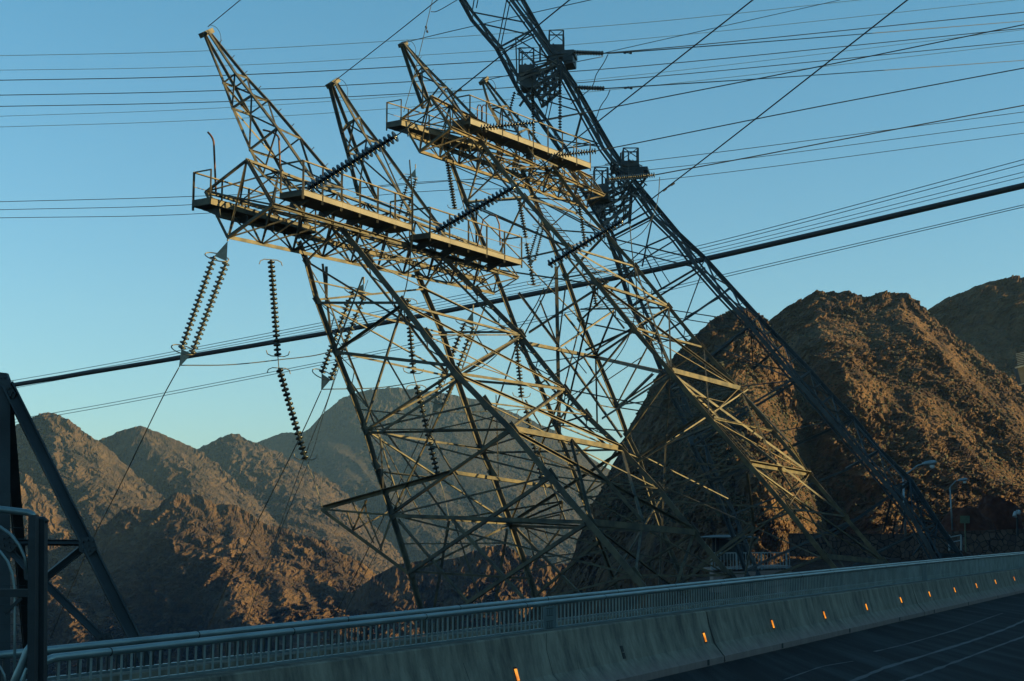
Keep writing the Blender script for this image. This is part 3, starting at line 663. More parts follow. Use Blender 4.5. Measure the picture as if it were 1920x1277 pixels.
def platform(t, a, b, wv, hb, posts, hr, m='deck', mrail='steel', endbay=True, deep=.10):
    """a-b lower outer edge of the deck beam; wv deck width towards the canyon; hr rail height"""
    up = Vector((0, 0, 1)); pl = MB()
    # deck tray
    inn = V*wv
    pl.slab([a+up*.03, b+up*.03, b+inn+up*.03, a+inn+up*.03], up, .05)
    d = pl.build('work_platform', M['darksteel'], t)
    mb = MB(); mb.chan(a+up*hb/2, b+up*hb/2, .07, hb); mb.slab([a+up*.0, b+up*.0, b+up*hb, a+up*hb], V, .02); mb.build('edge_beam', M[m], d)
    mb = MB(); mb.chan(a+inn+up*hb/2, b+inn+up*hb/2, .07, hb); mb.build('edge_beam', M['steel'], d)
    mb = MB()
    mb.bar(a+up*hb/2, a+inn+up*hb/2, .05, hb); mb.build('end_beam', M['steel'], d)
    mb = MB(); mb.bar(b+up*hb/2, b+inn+up*hb/2, .05, hb); mb.build('end_beam', M['steel'], d)
    mb = MB()
    L = (b-a).length
    for k in range(int(L/.35)):
        q = lerp(a, b, (k+.5)/int(L/.35)); mb.bar(q+up*.06, q+inn+up*.06, .03)
    mb.build('deck_bars', M['steel'], d)
    for k in range(4):
        mb = MB(); q = lerp(a, b, (k+.35)/4)+V*.02; mb.slab([q-up*.02, q+inn*1.0-up*.02, q+inn*1.05-up*.36, q+inn*.8-up*.26, q+inn*.3-up*.09], U, .05)
        mb.build('knee_bracket', M['darksteel'], d)
    for k in range(posts):
        q = lerp(a, b, k/(posts-1)); mb = MB(); mb.angle(q - up*.12, q+up*hr, .065, rroll()); mb.build('railing_post', M[mrail], d)
    mb = MB(); mb.angle(a+up*hr, b+up*hr, .06, 0); mb.bar(a+up*hr*.58, b+up*hr*.58, .02)
    mb.angle(a+up*hr, a+inn+up*hr, .05); mb.angle(b+up*hr, b+inn+up*hr, .05); mb.angle(a+inn, a+inn+up*hr, .05); mb.angle(b+inn, b+inn+up*hr, .05)
    mb.build('top_rail', M['sunsteel'], d)
    return d

def peak(t, legs, c0, c1, capex, w, m='steel'):
    """four-legged earth-wire peak. legs: four pixel polylines (1,3 on the near plane, 2,4 on the far one), all meeting at the apex"""
    n = [len(l) for l in legs]; P = []
    for i, l in enumerate(legs):
        cb = c0 if i in (0, 2) else c1; y0, y1 = l[0][1], l[-1][1]
        P.append([inpl(x, y, lerp(capex + (.12 if i in (1, 3) else -.12), cb, (y-y0)/(y1-y0))) for x, y in l])
    mb = MB(); q = P[0][0]; r = P[3][0]
    up = (r-q).normalized()
    mb.bar(q-up*.08, r+up*.12, .30, .18); pk = mb.build('earth_wire_peak', M[m], t)
    for i, l in enumerate(P): polyleg(pk, l, w, 'peak_leg', m, rroll(), pegs=(i == 3))
    mb = MB()
    for a, b in ((0, 1), (1, 3), (3, 2), (2, 0)):
        for k in range(1, len(P[a])):
            if k < len(P[b]):
                mb.angle(P[a][k], P[b][k], w*.6, rroll())
                if k+1 < min(len(P[a]), len(P[b])):
                    mb.angle(P[a][k], P[b][k+1], w*.55, rroll()); pass
    mb.build('peak_lacing', M[m], pk)
    return pk, P

def braces(t, lst, pl, m='steel', name='brace'):
    """(x1,y1,plane1, x2,y2,plane2, width)"""
    for (x1, y1, a, x2, y2, b, w) in lst:
        P, Q = inpl(x1, y1, pl[a]), inpl(x2, y2, pl[b]); mb = MB(); w *= .74; r0 = rroll(); mb.angle(P, Q, w, r0, w*.16)
        mb.build(name, M[m], t)

def facelace(t, A, B, w, i0=0, i1=99, m='steel'):
    mb = MB(); n_ = min(len(A), len(B), i1)
    for k in range(i0, n_-1):
        a_, b_ = (A[k], B[k+1]) if k % 2 else (B[k], A[k+1]); mb.angle(a_, b_, w, 0, w*.1)
        if k % 3 == 0: mb.angle(lerp(A[k], A[k+1], .5), lerp(a_, b_, .5), w*.8, 0, w*.1)
    mb.build('face_lacing', M[m], t)
def twinchord(t, A, off, w, i0, i1, m='steel'):
    pts = [q+off for q in A[i0:i1]]; mb = MB()
    for k in range(len(pts)-1):
        mb.angle(pts[k], pts[k+1], w, rroll()); L = (pts[k+1]-pts[k]).length; n_ = max(2, int(L/.55))
        for j in range(n_):
            a_, b_ = lerp(A[i0+k], A[i0+k+1], j/n_), lerp(pts[k], pts[k+1], (j+1)/n_)
            if j % 2: a_, b_ = lerp(pts[k], pts[k+1], j/n_), lerp(A[i0+k], A[i0+k+1], (j+1)/n_)
            mb.angle(a_, b_, w*.5, rroll())
    mb.build('laced_chord', M[m], t)
# ---- pylon 1 (nearest)
def pylon1():
    cA = at(427, 450, 45.0).dot(U)
    pl = {'t': cA, 'n': cA+3.8, 'f': cA+10.5, 'm': cA+7.1, 'o': cA+5.6}
    base = (inpl(1150, 1040, pl['m'])); base.z = -3
    t = thing('pylon', 'leaning lattice pylon nearest the camera, its long golden crossarm end highest on the left', 'pylon', base, 'leaning transmission pylons')
    n = lambda L, c: [inpl(x, y, pl[c]) for x, y in L]
    L1 = [(560, 452), (575, 490), (594, 562), (630, 660), (658, 730), (685, 805), (705, 872), (735, 965), (770, 1075), (800, 1180), (822, 1260)]
    R1 = [(640, 425), (690, 488), (754, 568), (800, 628), (856, 700), (910, 755), (960, 805), (1033, 893), (1105, 978), (1190, 1078), (1260, 1160)]
    L2 = [(780, 505), (794, 542), (830, 625), (856, 709), (902, 842), (923, 888), (958, 982), (1005, 1118), (1040, 1220)]
    R2 = [(832, 482), (895, 545), (977, 628), (1060, 731), (1100, 778), (1166, 841), (1235, 916), (1301, 997), (1370, 1080), (1430, 1150)]
    polyleg(t, n(L1, 'n'), .14, gus=.2, roll=0); polyleg(t, n(R1, 'n'), .19, gus=.26, roll=math.pi/2)
    polyleg(t, n(L2, 'f'), .17, gus=.24, roll=0); polyleg(t, n(R2, 'f'), .18, gus=.24, roll=math.pi/2, pegs=True)
    B = [
     (597, 568, 'n', 752, 568, 'n', .12), (630, 655, 'n', 681, 520, 'n', .09), (665, 566, 'n', 690, 610, 'n', .07), (632, 658, 'n', 752, 574, 'n', .12),
     (636, 661, 'n', 842, 685, 'n', .14), (754, 576, 'n', 684, 796, 'n', .09), (726, 672, 'n', 770, 748, 'n', .08),
     (690, 803, 'n', 850, 697, 'n', .13), (716, 810, 'n', 856, 716, 'n', .12), (685, 812, 'n', 958, 805, 'n', .10),
     (854, 712, 'n', 735, 962, 'n', .10), (804, 811, 'n', 898, 968, 'n', .09), (733, 962, 'n', 955, 808, 'n', .16), (744, 967, 'n', 1096, 979, 'n', .16),
     (730, 966, 'n', 845, 885, 'n', .10),
     (767, 1074, 'n', 1030, 896, 'n', .14), (745, 975, 'n', 878, 1132, 'n', .14), (848, 974, 'n', 985, 1126, 'n', .12), (876, 1131, 'n', 1098, 982, 'n', .15),
     (775, 1072, 'n', 992, 1085, 'n', .10), (878, 1132, 'n', 900, 1160, 'n', .12), (1030, 896, 'n', 1105, 975, 'n', .08),
     # inner chord of the canyon leg, golden
     (645, 698, 'o', 842, 974, 'o', .10), (713, 821, 'o', 792, 974, 'o', .06), (713, 821, 'n', 719, 920, 'n', .07), (684, 806, 'n', 713, 818, 'o', .06), (842, 976, 'o', 814, 1142, 'o', .12),
     (951, 992, 'm', 929, 1130, 'm', .12), (854, 983, 'o', 903, 1133, 'o', .08), (930, 740, 'f', 935, 905, 'm', .05),
     (612, 500, 'm', 612, 568, 'm', .13), (605, 495, 'm', 622, 640, 'm', .11), (575, 492, 'n', 618, 566, 'm', .06),
     # far frame
     (832, 623, 'f', 977, 623, 'f', .11), (912, 565, 'f', 866, 690, 'f', .08), (891, 624, 'f', 916, 665, 'f', .06), (858, 708, 'f', 966, 638, 'f', .11),
     (862, 712, 'f', 1045, 727, 'f', .12), (972, 638, 'f', 905, 842, 'f', .09), (904, 842, 'f', 1050, 733, 'f', .12), (908, 849, 'f', 1166, 843, 'f', .10),
     (1055, 735, 'f', 958, 978, 'f', .08), (958, 980, 'f', 1166, 846, 'f', .13), (965, 986, 'f', 1296, 998, 'f', .13), (1005, 1116, 'f', 1235, 920, 'f', .12),
     (962, 985, 'f', 1098, 1125, 'f', .12), (1098, 1125, 'f', 1300, 1000, 'f', .12), (985, 750, 'f', 1015, 800, 'f', .06), (1010, 845, 'f', 1060, 975, 'f', .07),
     # struts along the crossarm direction
     (962, 803, 'n', 1166, 842, 'f', .26), (1107, 979, 'n', 1301, 998, 'f', .26), (754, 570, 'n', 977, 628, 'f', .12), (856, 700, 'n', 1060, 731, 'f', .12),
     (630, 660, 'n', 856, 709, 'f', .10), (685, 808, 'n', 904, 842, 'f', .10), (735, 966, 'n', 958, 982, 'f', .12), (594, 565, 'n', 830, 625, 'f', .09),
     (845, 885, 'n', 1030, 912, 'f', .15), (1260, 1160, 'n', 1430, 1150, 'f', .2),
     # diagonals on the road side face
     (964, 808, 'n', 1301, 993, 'f', .13), (1072, 824, 'm', 1205, 976, 'm', .14), (1070, 824, 'm', 1108, 972, 'n', .12), (1166, 844, 'f', 1204, 976, 'm', .12),
     (1110, 982, 'n', 1290, 1120, 'f', .12), (1203, 988, 'm', 1192, 1075, 'n', .10), (1301, 1000, 'f', 1250, 1150, 'm', .10), (1110, 982, 'n', 1150, 1080, 'm', .08),
     (858, 702, 'n', 1166, 838, 'f', .12), (960, 800, 'n', 1056, 732, 'f', .10), (756, 570, 'n', 1058, 728, 'f', .09), (856, 700, 'n', 977, 630, 'f', .09),
     # plan bracing low down
     (735, 966, 'n', 1296, 998, 'f', .08), (958, 982, 'f', 1105, 979, 'n', .09), (1105, 979, 'n', 1030, 912, 'f', .07),
    ]
    braces(t, B, pl)
    a1, a2, b1, b2 = n(R1, 'n'), n(R2, 'f'), n(L1, 'n'), n(L2, 'f')
    facelace(t, a1, a2, .045); facelace(t, [b1[k] for k in (4, 5, 6, 7, 8, 9)], [a1[k] for k in (5, 6, 7, 8, 9, 10)], .055); facelace(t, [b2[k] for k in (3, 4, 5, 6, 7, 8)], [a2[k] for k in (4, 5, 6, 7, 8, 9)], .055); facelace(t, [a1[k] for k in (5, 6, 7, 8, 9, 10)], [b1[k] for k in (5, 6, 7, 8, 9, 10)], .045); facelace(t, [b1[k] for k in (1, 2, 3, 5, 7, 8)], [b2[k] for k in (1, 2, 3, 4, 6, 7)], .07)
    twinchord(t, a1, V*.42+U*.1, .07, 0, 5); twinchord(t, a2, V*.42-U*.1, .07, 0, 6); twinchord(t, b1, -V*.35+U*.15, .06, 2, 8)
    facelace(t, [b1[k] for k in (0, 1, 3)], [a1[k] for k in (0, 1, 3)], .06); facelace(t, [b2[k] for k in (0, 1, 2, 3)], [a2[k] for k in (0, 1, 2, 3)], .06)
    # lower outrigger arms that hold the jumper strings
    O = [(604, 953, 'n', 845, 886, 'n', .20), (845, 886, 'n', 953, 812, 'n', .13), (604, 955, 'n', 767, 1075, 'n', .15), (660, 942, 'n', 700, 1018, 'n', .08), (687, 937, 'n', 660, 995, 'n', .09),
         (684, 938, 'n', 687, 962, 'n', .06), (687, 963, 'n', 715, 1032, 'n', .08), (714, 1032, 'n', 735, 968, 'n', .10), (660, 996, 'n', 731, 958, 'o', .08), (604, 955, 'n', 735, 966, 'n', .09), (650, 958, 'n', 662, 994, 'n', .06)]
    braces(t, O, pl, 'sunsteel', 'outrigger_bar')
    O2 = [(840, 975, 'f', 1055, 940, 'f', .08), (1055, 940, 'f', 1048, 995, 'f', .07), (960, 985, 'f', 1050, 965, 'f', .07), (1048, 995, 'f', 1000, 1058, 'f', .08), (1020, 993, 'f', 1032, 1025, 'f', .05), (985, 990, 'f', 1030, 1022, 'f', .06), (960, 983, 'f', 1055, 942, 'f', .09), (988, 990, 'f', 1003, 1050, 'f', .07)]
    braces(t, O2, pl, 'steel', 'outrigger_bar')
    # crossarm
    N1, N2, N3, N4 = (inpl(x, y, cA) for x, y in ((386, 359), (463, 299), (428, 445), (512, 384)))
    arm, A, Bq = crossarm(t, N1, N2, N3, N4, 15.6, .35, 10, .12)
    # platforms
    platform(t, inpl(568, 366, cA+1.0), inpl(772, 432, cA+6.5), .95, .20, 7, 1.15)
    platform(t, inpl(806, 446, cA+7.6), inpl(978, 497, cA+13.2), .9, .20, 6, 1.12)
    platform(t, inpl(362, 388, cA-.6), inpl(560, 442, cA+4.4), -.75, .22, 5, 1.15, m='darksteel')
    # peaks
    l = [[(381, 65), (418, 155), (435, 203), (468, 281), (492, 330)], [(385, 67), (440, 163), (468, 215), (515, 296), (545, 352)],
         [(389, 60), (440, 138), (472, 179), (519, 241), (590, 344)], [(392, 60), (463, 147), (503, 190), (563, 260), (641, 352)]]
    peak(t, l, cA+1.6, cA+4.4, cA+3.0, .115)
    l = [[(618, 160), (641, 248), (652, 286), (672, 365)], [(622, 157), (651, 232), (673, 293), (708, 378)],
         [(626, 154), (664, 224), (688, 262), (771, 404)], [(629, 153), (674, 221), (710, 268), (824, 425)]]
    peak(t, l, cA+6.6, cA+9.4, cA+8.0, .115)
    # bent vent pipes
    def hook(x0, y0, x1, y1, c, dx, name='hooked_pipe'):
        a, b = inpl(x0, y0, c), inpl(x1, y1, c); mb = MB(); P = [a, lerp(a, b, .8)]
        for k in range(1, 6): P.append(lerp(a, b, .8 + .04*k) + V*dx*(k/5)**2)
        mb.tube(P, .035, 8); mb.build(name, M['rust'], t, True)
    hook(405, 365, 400, 246, cA+1.2, .25); hook(527, 350, 522, 238, cA+3.2, .7)
    a = inpl(938, 460, cA+12.6); mb = MB(); P = [a]; b = inpl(936, 420, cA+12.6); P.append(b)
    c = inpl(918, 403, cA+12.6); P += [inpl(930, 405, cA+12.6), c, inpl(906, 412, cA+12.6), inpl(893, 470, cA+12.6)]; mb.tube(P, .03, 8); mb.build('hooked_pipe', M['rust'], t, True)
    return t, pl, cA
T1, P1, cA1 = pylon1()

def pylon2():
    cA = at(786, 287, 62.0).dot(U)
    pl = {'t': cA, 'n': cA+2.5, 'f': cA+8.9, 'm': cA+5.7, 'o': cA+4.2}
    base = inpl(1480, 1040, pl['m']); base.z = -2
    t = thing('pylon', 'middle leaning lattice pylon with sunlit golden crossarm, between the nearest pylon and the dark one', 'pylon', base, 'leaning transmission pylons')
    n = lambda L, c: [inpl(x, y, pl[c]) for x, y in L]
    R1 = [(896, 256), (940, 315), (984, 370), (1066, 463), (1120, 530), (1187, 614), (1256, 695), (1330, 783), (1401, 866), (1476, 953), (1545, 1040), (1600, 1105)]
    R2 = [(1037, 312), (1082, 375), (1136, 437), (1192, 500), (1254, 575), (1316, 651), (1385, 728), (1450, 808), (1517, 888), (1584, 968), (1658, 1054), (1700, 1100)]
    L1 = [(838, 285), (845, 301), (874, 378), (924, 500), (977, 641), (1011, 720), (1041, 794), (1092, 930), (1150, 1085), (1180, 1160)]
    L2 = [(975, 310), (1000, 368), (1025, 430), (1061, 518), (1089, 600), (1118, 668), (1156, 760), (1176, 816), (1197, 858), (1248, 1013), (1282, 1090), (1310, 1150)]
    polyleg(t, n(R1, 'n'), .19, gus=.22, m='sunsteel', roll=math.pi/2); polyleg(t, n(R2, 'f'), .17, gus=.22, m='sunsteel', roll=math.pi/2)
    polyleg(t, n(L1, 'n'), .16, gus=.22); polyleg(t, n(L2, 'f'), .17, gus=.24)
    B = [
     (972, 548, 'n', 1047, 648, 'n', .13), (1047, 652, 'm', 1165, 820, 'm', .17), (1058, 588, 'm', 1118, 665, 'f', .10), (991, 623, 'n', 1140, 527, 'n', .15),
     (1052, 650, 'n', 1152, 582, 'm', .12), (1152, 583, 'm', 1118, 665, 'f', .10), (1089, 580, 'f', 1250, 577, 'f', .11), (1097, 657, 'n', 1184, 618, 'n', .11), (1120, 668, 'f', 1186, 622, 'n', .10),
     (1116, 535, 'n', 1055, 800, 'm', .09), (1060, 540, 'm', 1047, 648, 'm', .09), (1012, 563, 'm', 1045, 646, 'm', .08), (1160, 763, 'f', 1225, 700, 'n', .12), (1130, 785, 'm', 1255, 705, 'n', .13),
     (980, 642, 'n', 1118, 670, 'f', .20), (1118, 670, 'f', 1238, 697, 'n', .20), (1093, 667, 'm', 1153, 765, 'f', .09), (1117, 674, 'm', 1120, 806, 'm', .10),
     (1043, 500, 'm', 1049, 830, 'm', .22), (1060, 650, 'm', 1100, 700, 'm', .06), (1124, 760, 'm', 1156, 766, 'f', .07),
     (845, 301, 'n', 893, 470, 'm', .07), (877, 380, 'n', 912, 262, 'n', .10), (875, 380, 'n', 985, 372, 'n', .10), (893, 374, 'n', 893, 460, 'm', .12), (848, 310, 'n', 985, 369, 'n', .07),
     (878, 384, 'n', 1062, 462, 'n', .10), (925, 500, 'n', 984, 374, 'n', .09), (920, 498, 'n', 1066, 465, 'n', .09), (928, 505, 'n', 1116, 533, 'n', .10), (978, 640, 'n', 1064, 468, 'n', .09),
     (1000, 370, 'f', 1082, 378, 'f', .09), (1002, 372, 'f', 1134, 440, 'f', .09), (1026, 430, 'f', 1134, 438, 'f', .10), (1026, 430, 'f', 1082, 380, 'f', .09), (1062, 518, 'f', 1134, 442, 'f', .10), (1062, 520, 'f', 1190, 500, 'f', .09),
     (1089, 600, 'f', 1190, 504, 'f', .10), (1090, 604, 'f', 1316, 651, 'f', .10), (1118, 668, 'f', 1252, 578, 'f', .11), (1120, 672, 'f', 1385, 728, 'f', .12), (1158, 760, 'f', 1316, 654, 'f', .11),
     (1158, 764, 'f', 1450, 808, 'f', .08), (1197, 857, 'f', 1385, 733, 'f', .13), (1197, 860, 'f', 1515, 888, 'f', .08),
     # struts near-far along the crossarm direction
     (1257, 694, 'n', 1385, 728, 'f', .27), (1402, 867, 'n', 1517, 888, 'f', .27), (1547, 1043, 'n', 1658, 1054, 'f', .26), (1120, 531, 'n', 1254, 575, 'f', .20), (1091, 470, 'm', 1192, 500, 'f', .14), (1066, 463, 'n', 1091, 470, 'm', .14),
     (984, 370, 'n', 1082, 400, 'f', .12), (1187, 614, 'n', 1316, 651, 'f', .11), (1330, 783, 'n', 1450, 808, 'f', .09), (1476, 953, 'n', 1584, 968, 'f', .10),
     # inner golden chord and verticals
     (1258, 700, 'n', 1348, 785, 'm', .11), (1348, 785, 'm', 1456, 868, 'm', .13), (1262, 697, 'm', 1498, 957, 'm', .11), (1337, 782, 'n', 1360, 788, 'm', .12), (1474, 955, 'n', 1500, 958, 'm', .12),
     (1389, 734, 'f', 1452, 865, 'm', .09), (1452, 865, 'm', 1600, 1090, 'm', .10), (1456, 868, 'm', 1584, 968, 'f', .10), (1384, 728, 'f', 1480, 830, 'm', .09), (1480, 830, 'm', 1515, 886, 'f', .08),
     (1256, 702, 'o', 1248, 832, 'o', .10), (1248, 832, 'o', 1236, 1110, 'o', .10), (1252, 832, 'o', 1334, 798, 'n', .12), (1248, 832, 'o', 1402, 730, 'f', .08),
     (1250, 916, 'o', 1412, 987, 'o', .09), (1250, 910, 'o', 1400, 869, 'n', .08), (1401, 886, 'n', 1414, 986, 'o', .13), (1418, 985, 'o', 1475, 962, 'n', .12), (1414, 990, 'o', 1395, 1090, 'o', .09),
     (1205, 855, 'o', 1365, 935, 'f', .06), (1250, 918, 'o', 1365, 890, 'o', .08), (1414, 988, 'o', 1540, 1045, 'n', .06),
     (1340, 1120, 'n', 1545, 1043, 'n', .16), (1414, 987, 'o', 1300, 1070, 'o', .14), (1404, 870, 'n', 1517, 960, 'f', .09), (1258, 700, 'n', 1516, 886, 'f', .12), (1404, 870, 'n', 1655, 1050, 'f', .12), (1310, 1130, 'f', 1655, 1056, 'f', .10),
     (1190, 500, 'f', 1256, 690, 'n', .10), (1254, 577, 'f', 1258, 690, 'n', .10), (1122, 532, 'n', 1384, 726, 'f', .12), (1068, 465, 'n', 1252, 573, 'f', .10), (1320, 655, 'f', 1330, 780, 'n', .07),
     (1150, 1085, 'n', 1250, 916, 'o', .11), (1095, 935, 'n', 1248, 905, 'n', .10), (1095, 930, 'n', 1256, 705, 'n', .10), (1150, 1085, 'n', 1400, 1075, 'n', .09), (1042, 795, 'n', 1187, 617, 'n', .10), (1042, 797, 'n', 1250, 815, 'n', .08)]
    for k, lst in enumerate((B[:95],)): braces(t, lst, pl, 'sunsteel' if k else 'steel')
    a1, a2, b1, b2 = n(R1, 'n'), n(R2, 'f'), n(L1, 'n'), n(L2, 'f')
    facelace(t, a1, a2, .045, m='sunsteel'); facelace(t, [b1[k] for k in (4, 5, 6, 7, 8, 9)], [a1[k] for k in (5, 6, 7, 8, 9, 10)], .06); facelace(t, [b2[k] for k in (5, 6, 7, 8, 9, 10)], [a2[k] for k in (4, 5, 6, 7, 8, 9)], .06); facelace(t, [b1[k] for k in (1, 2, 4, 6, 7)], [b2[k] for k in (1, 2, 4, 6, 8)], .07)
    twinchord(t, a1, V*.45+U*.1, .08, 0, 6, 'sunsteel'); twinchord(t, a2, V*.45-U*.1, .07, 0, 6, 'sunsteel')
    facelace(t, b1[1:4], a1[1:4], .06); facelace(t, b2[0:4], a2[0:4], .06)
    # ladder on the road side leg
    mb = MB()
    a, b = inpl(1270, 700, pl['o']), inpl(1500, 962, pl['o'])
    nn = 34; sd = Vector((1, 0, -.15)).normalized()*.16
    mb.bar(a-sd, b-sd, .025); mb.bar(a+sd, b+sd, .025)
    for k in range(nn): q = lerp(a, b, (k+.5)/nn); mb.bar(q-sd, q+sd, .03)
    mb.build('ladder', M['sunsteel'], t)
    mb = MB(); a, b = inpl(1000, 372, pl['o']), inpl(1262, 692, pl['o'])
    mb.bar(a-sd, b-sd, .025); mb.bar(a+sd, b+sd, .025)
    for k in range(40): q = lerp(a, b, (k+.5)/40); mb.bar(q-sd, q+sd, .03)
    mb.build('ladder', M['sunsteel'], t)
    N1, N2, N3, N4 = (inpl(x, y, cA) for x, y in ((752, 222), (807, 181), (787, 284), (846, 240)))
    crossarm(t, N1, N2, N3, N4, 15.2, .35, 10, .13, 'sunsteel')
    platform(t, inpl(881, 232, cA+1.6), inpl(1107, 316, cA+10.6), .95, .27, 9, 1.35)
    platform(t, inpl(725, 240, cA-.6), inpl(880, 285, cA+4.0), -.8, .26, 5, 1.2, m='darksteel')
    l = [[(753, 85), (773, 146), (793, 202)], [(755, 85), (785, 140), (808, 200)], [(757, 83), (791, 126), (823, 164), (872, 224)], [(758, 82), (802, 129), (837, 164), (905, 235)]]
    peak(t, l, cA+1.4, cA+4.0, cA+2.6, .125)
    l = [[(904, 155), (916, 199), (936, 240)], [(906, 155), (922, 204), (955, 262)], [(909, 152), (940, 199), (972, 248), (1000, 292)], [(910, 149), (951, 199), (989, 242), (1045, 312)]]
    peak(t, l, cA+5.8, cA+8.4, cA+7.1, .125)
    # looped pipes on the platform
    for x in (899, 908):
        mb = MB(); c = cA+3.5; mb.tube([inpl(x-4, 224, c), inpl(x-4, 202, c), inpl(x-2, 197, c), inpl(x+2, 197, c), inpl(x+4, 202, c), inpl(x+4, 228, c)], .03, 6); mb.build('hooked_pipe', M['rust'], t, True)
    return t, pl, cA
T2, P2, cA2 = pylon2()

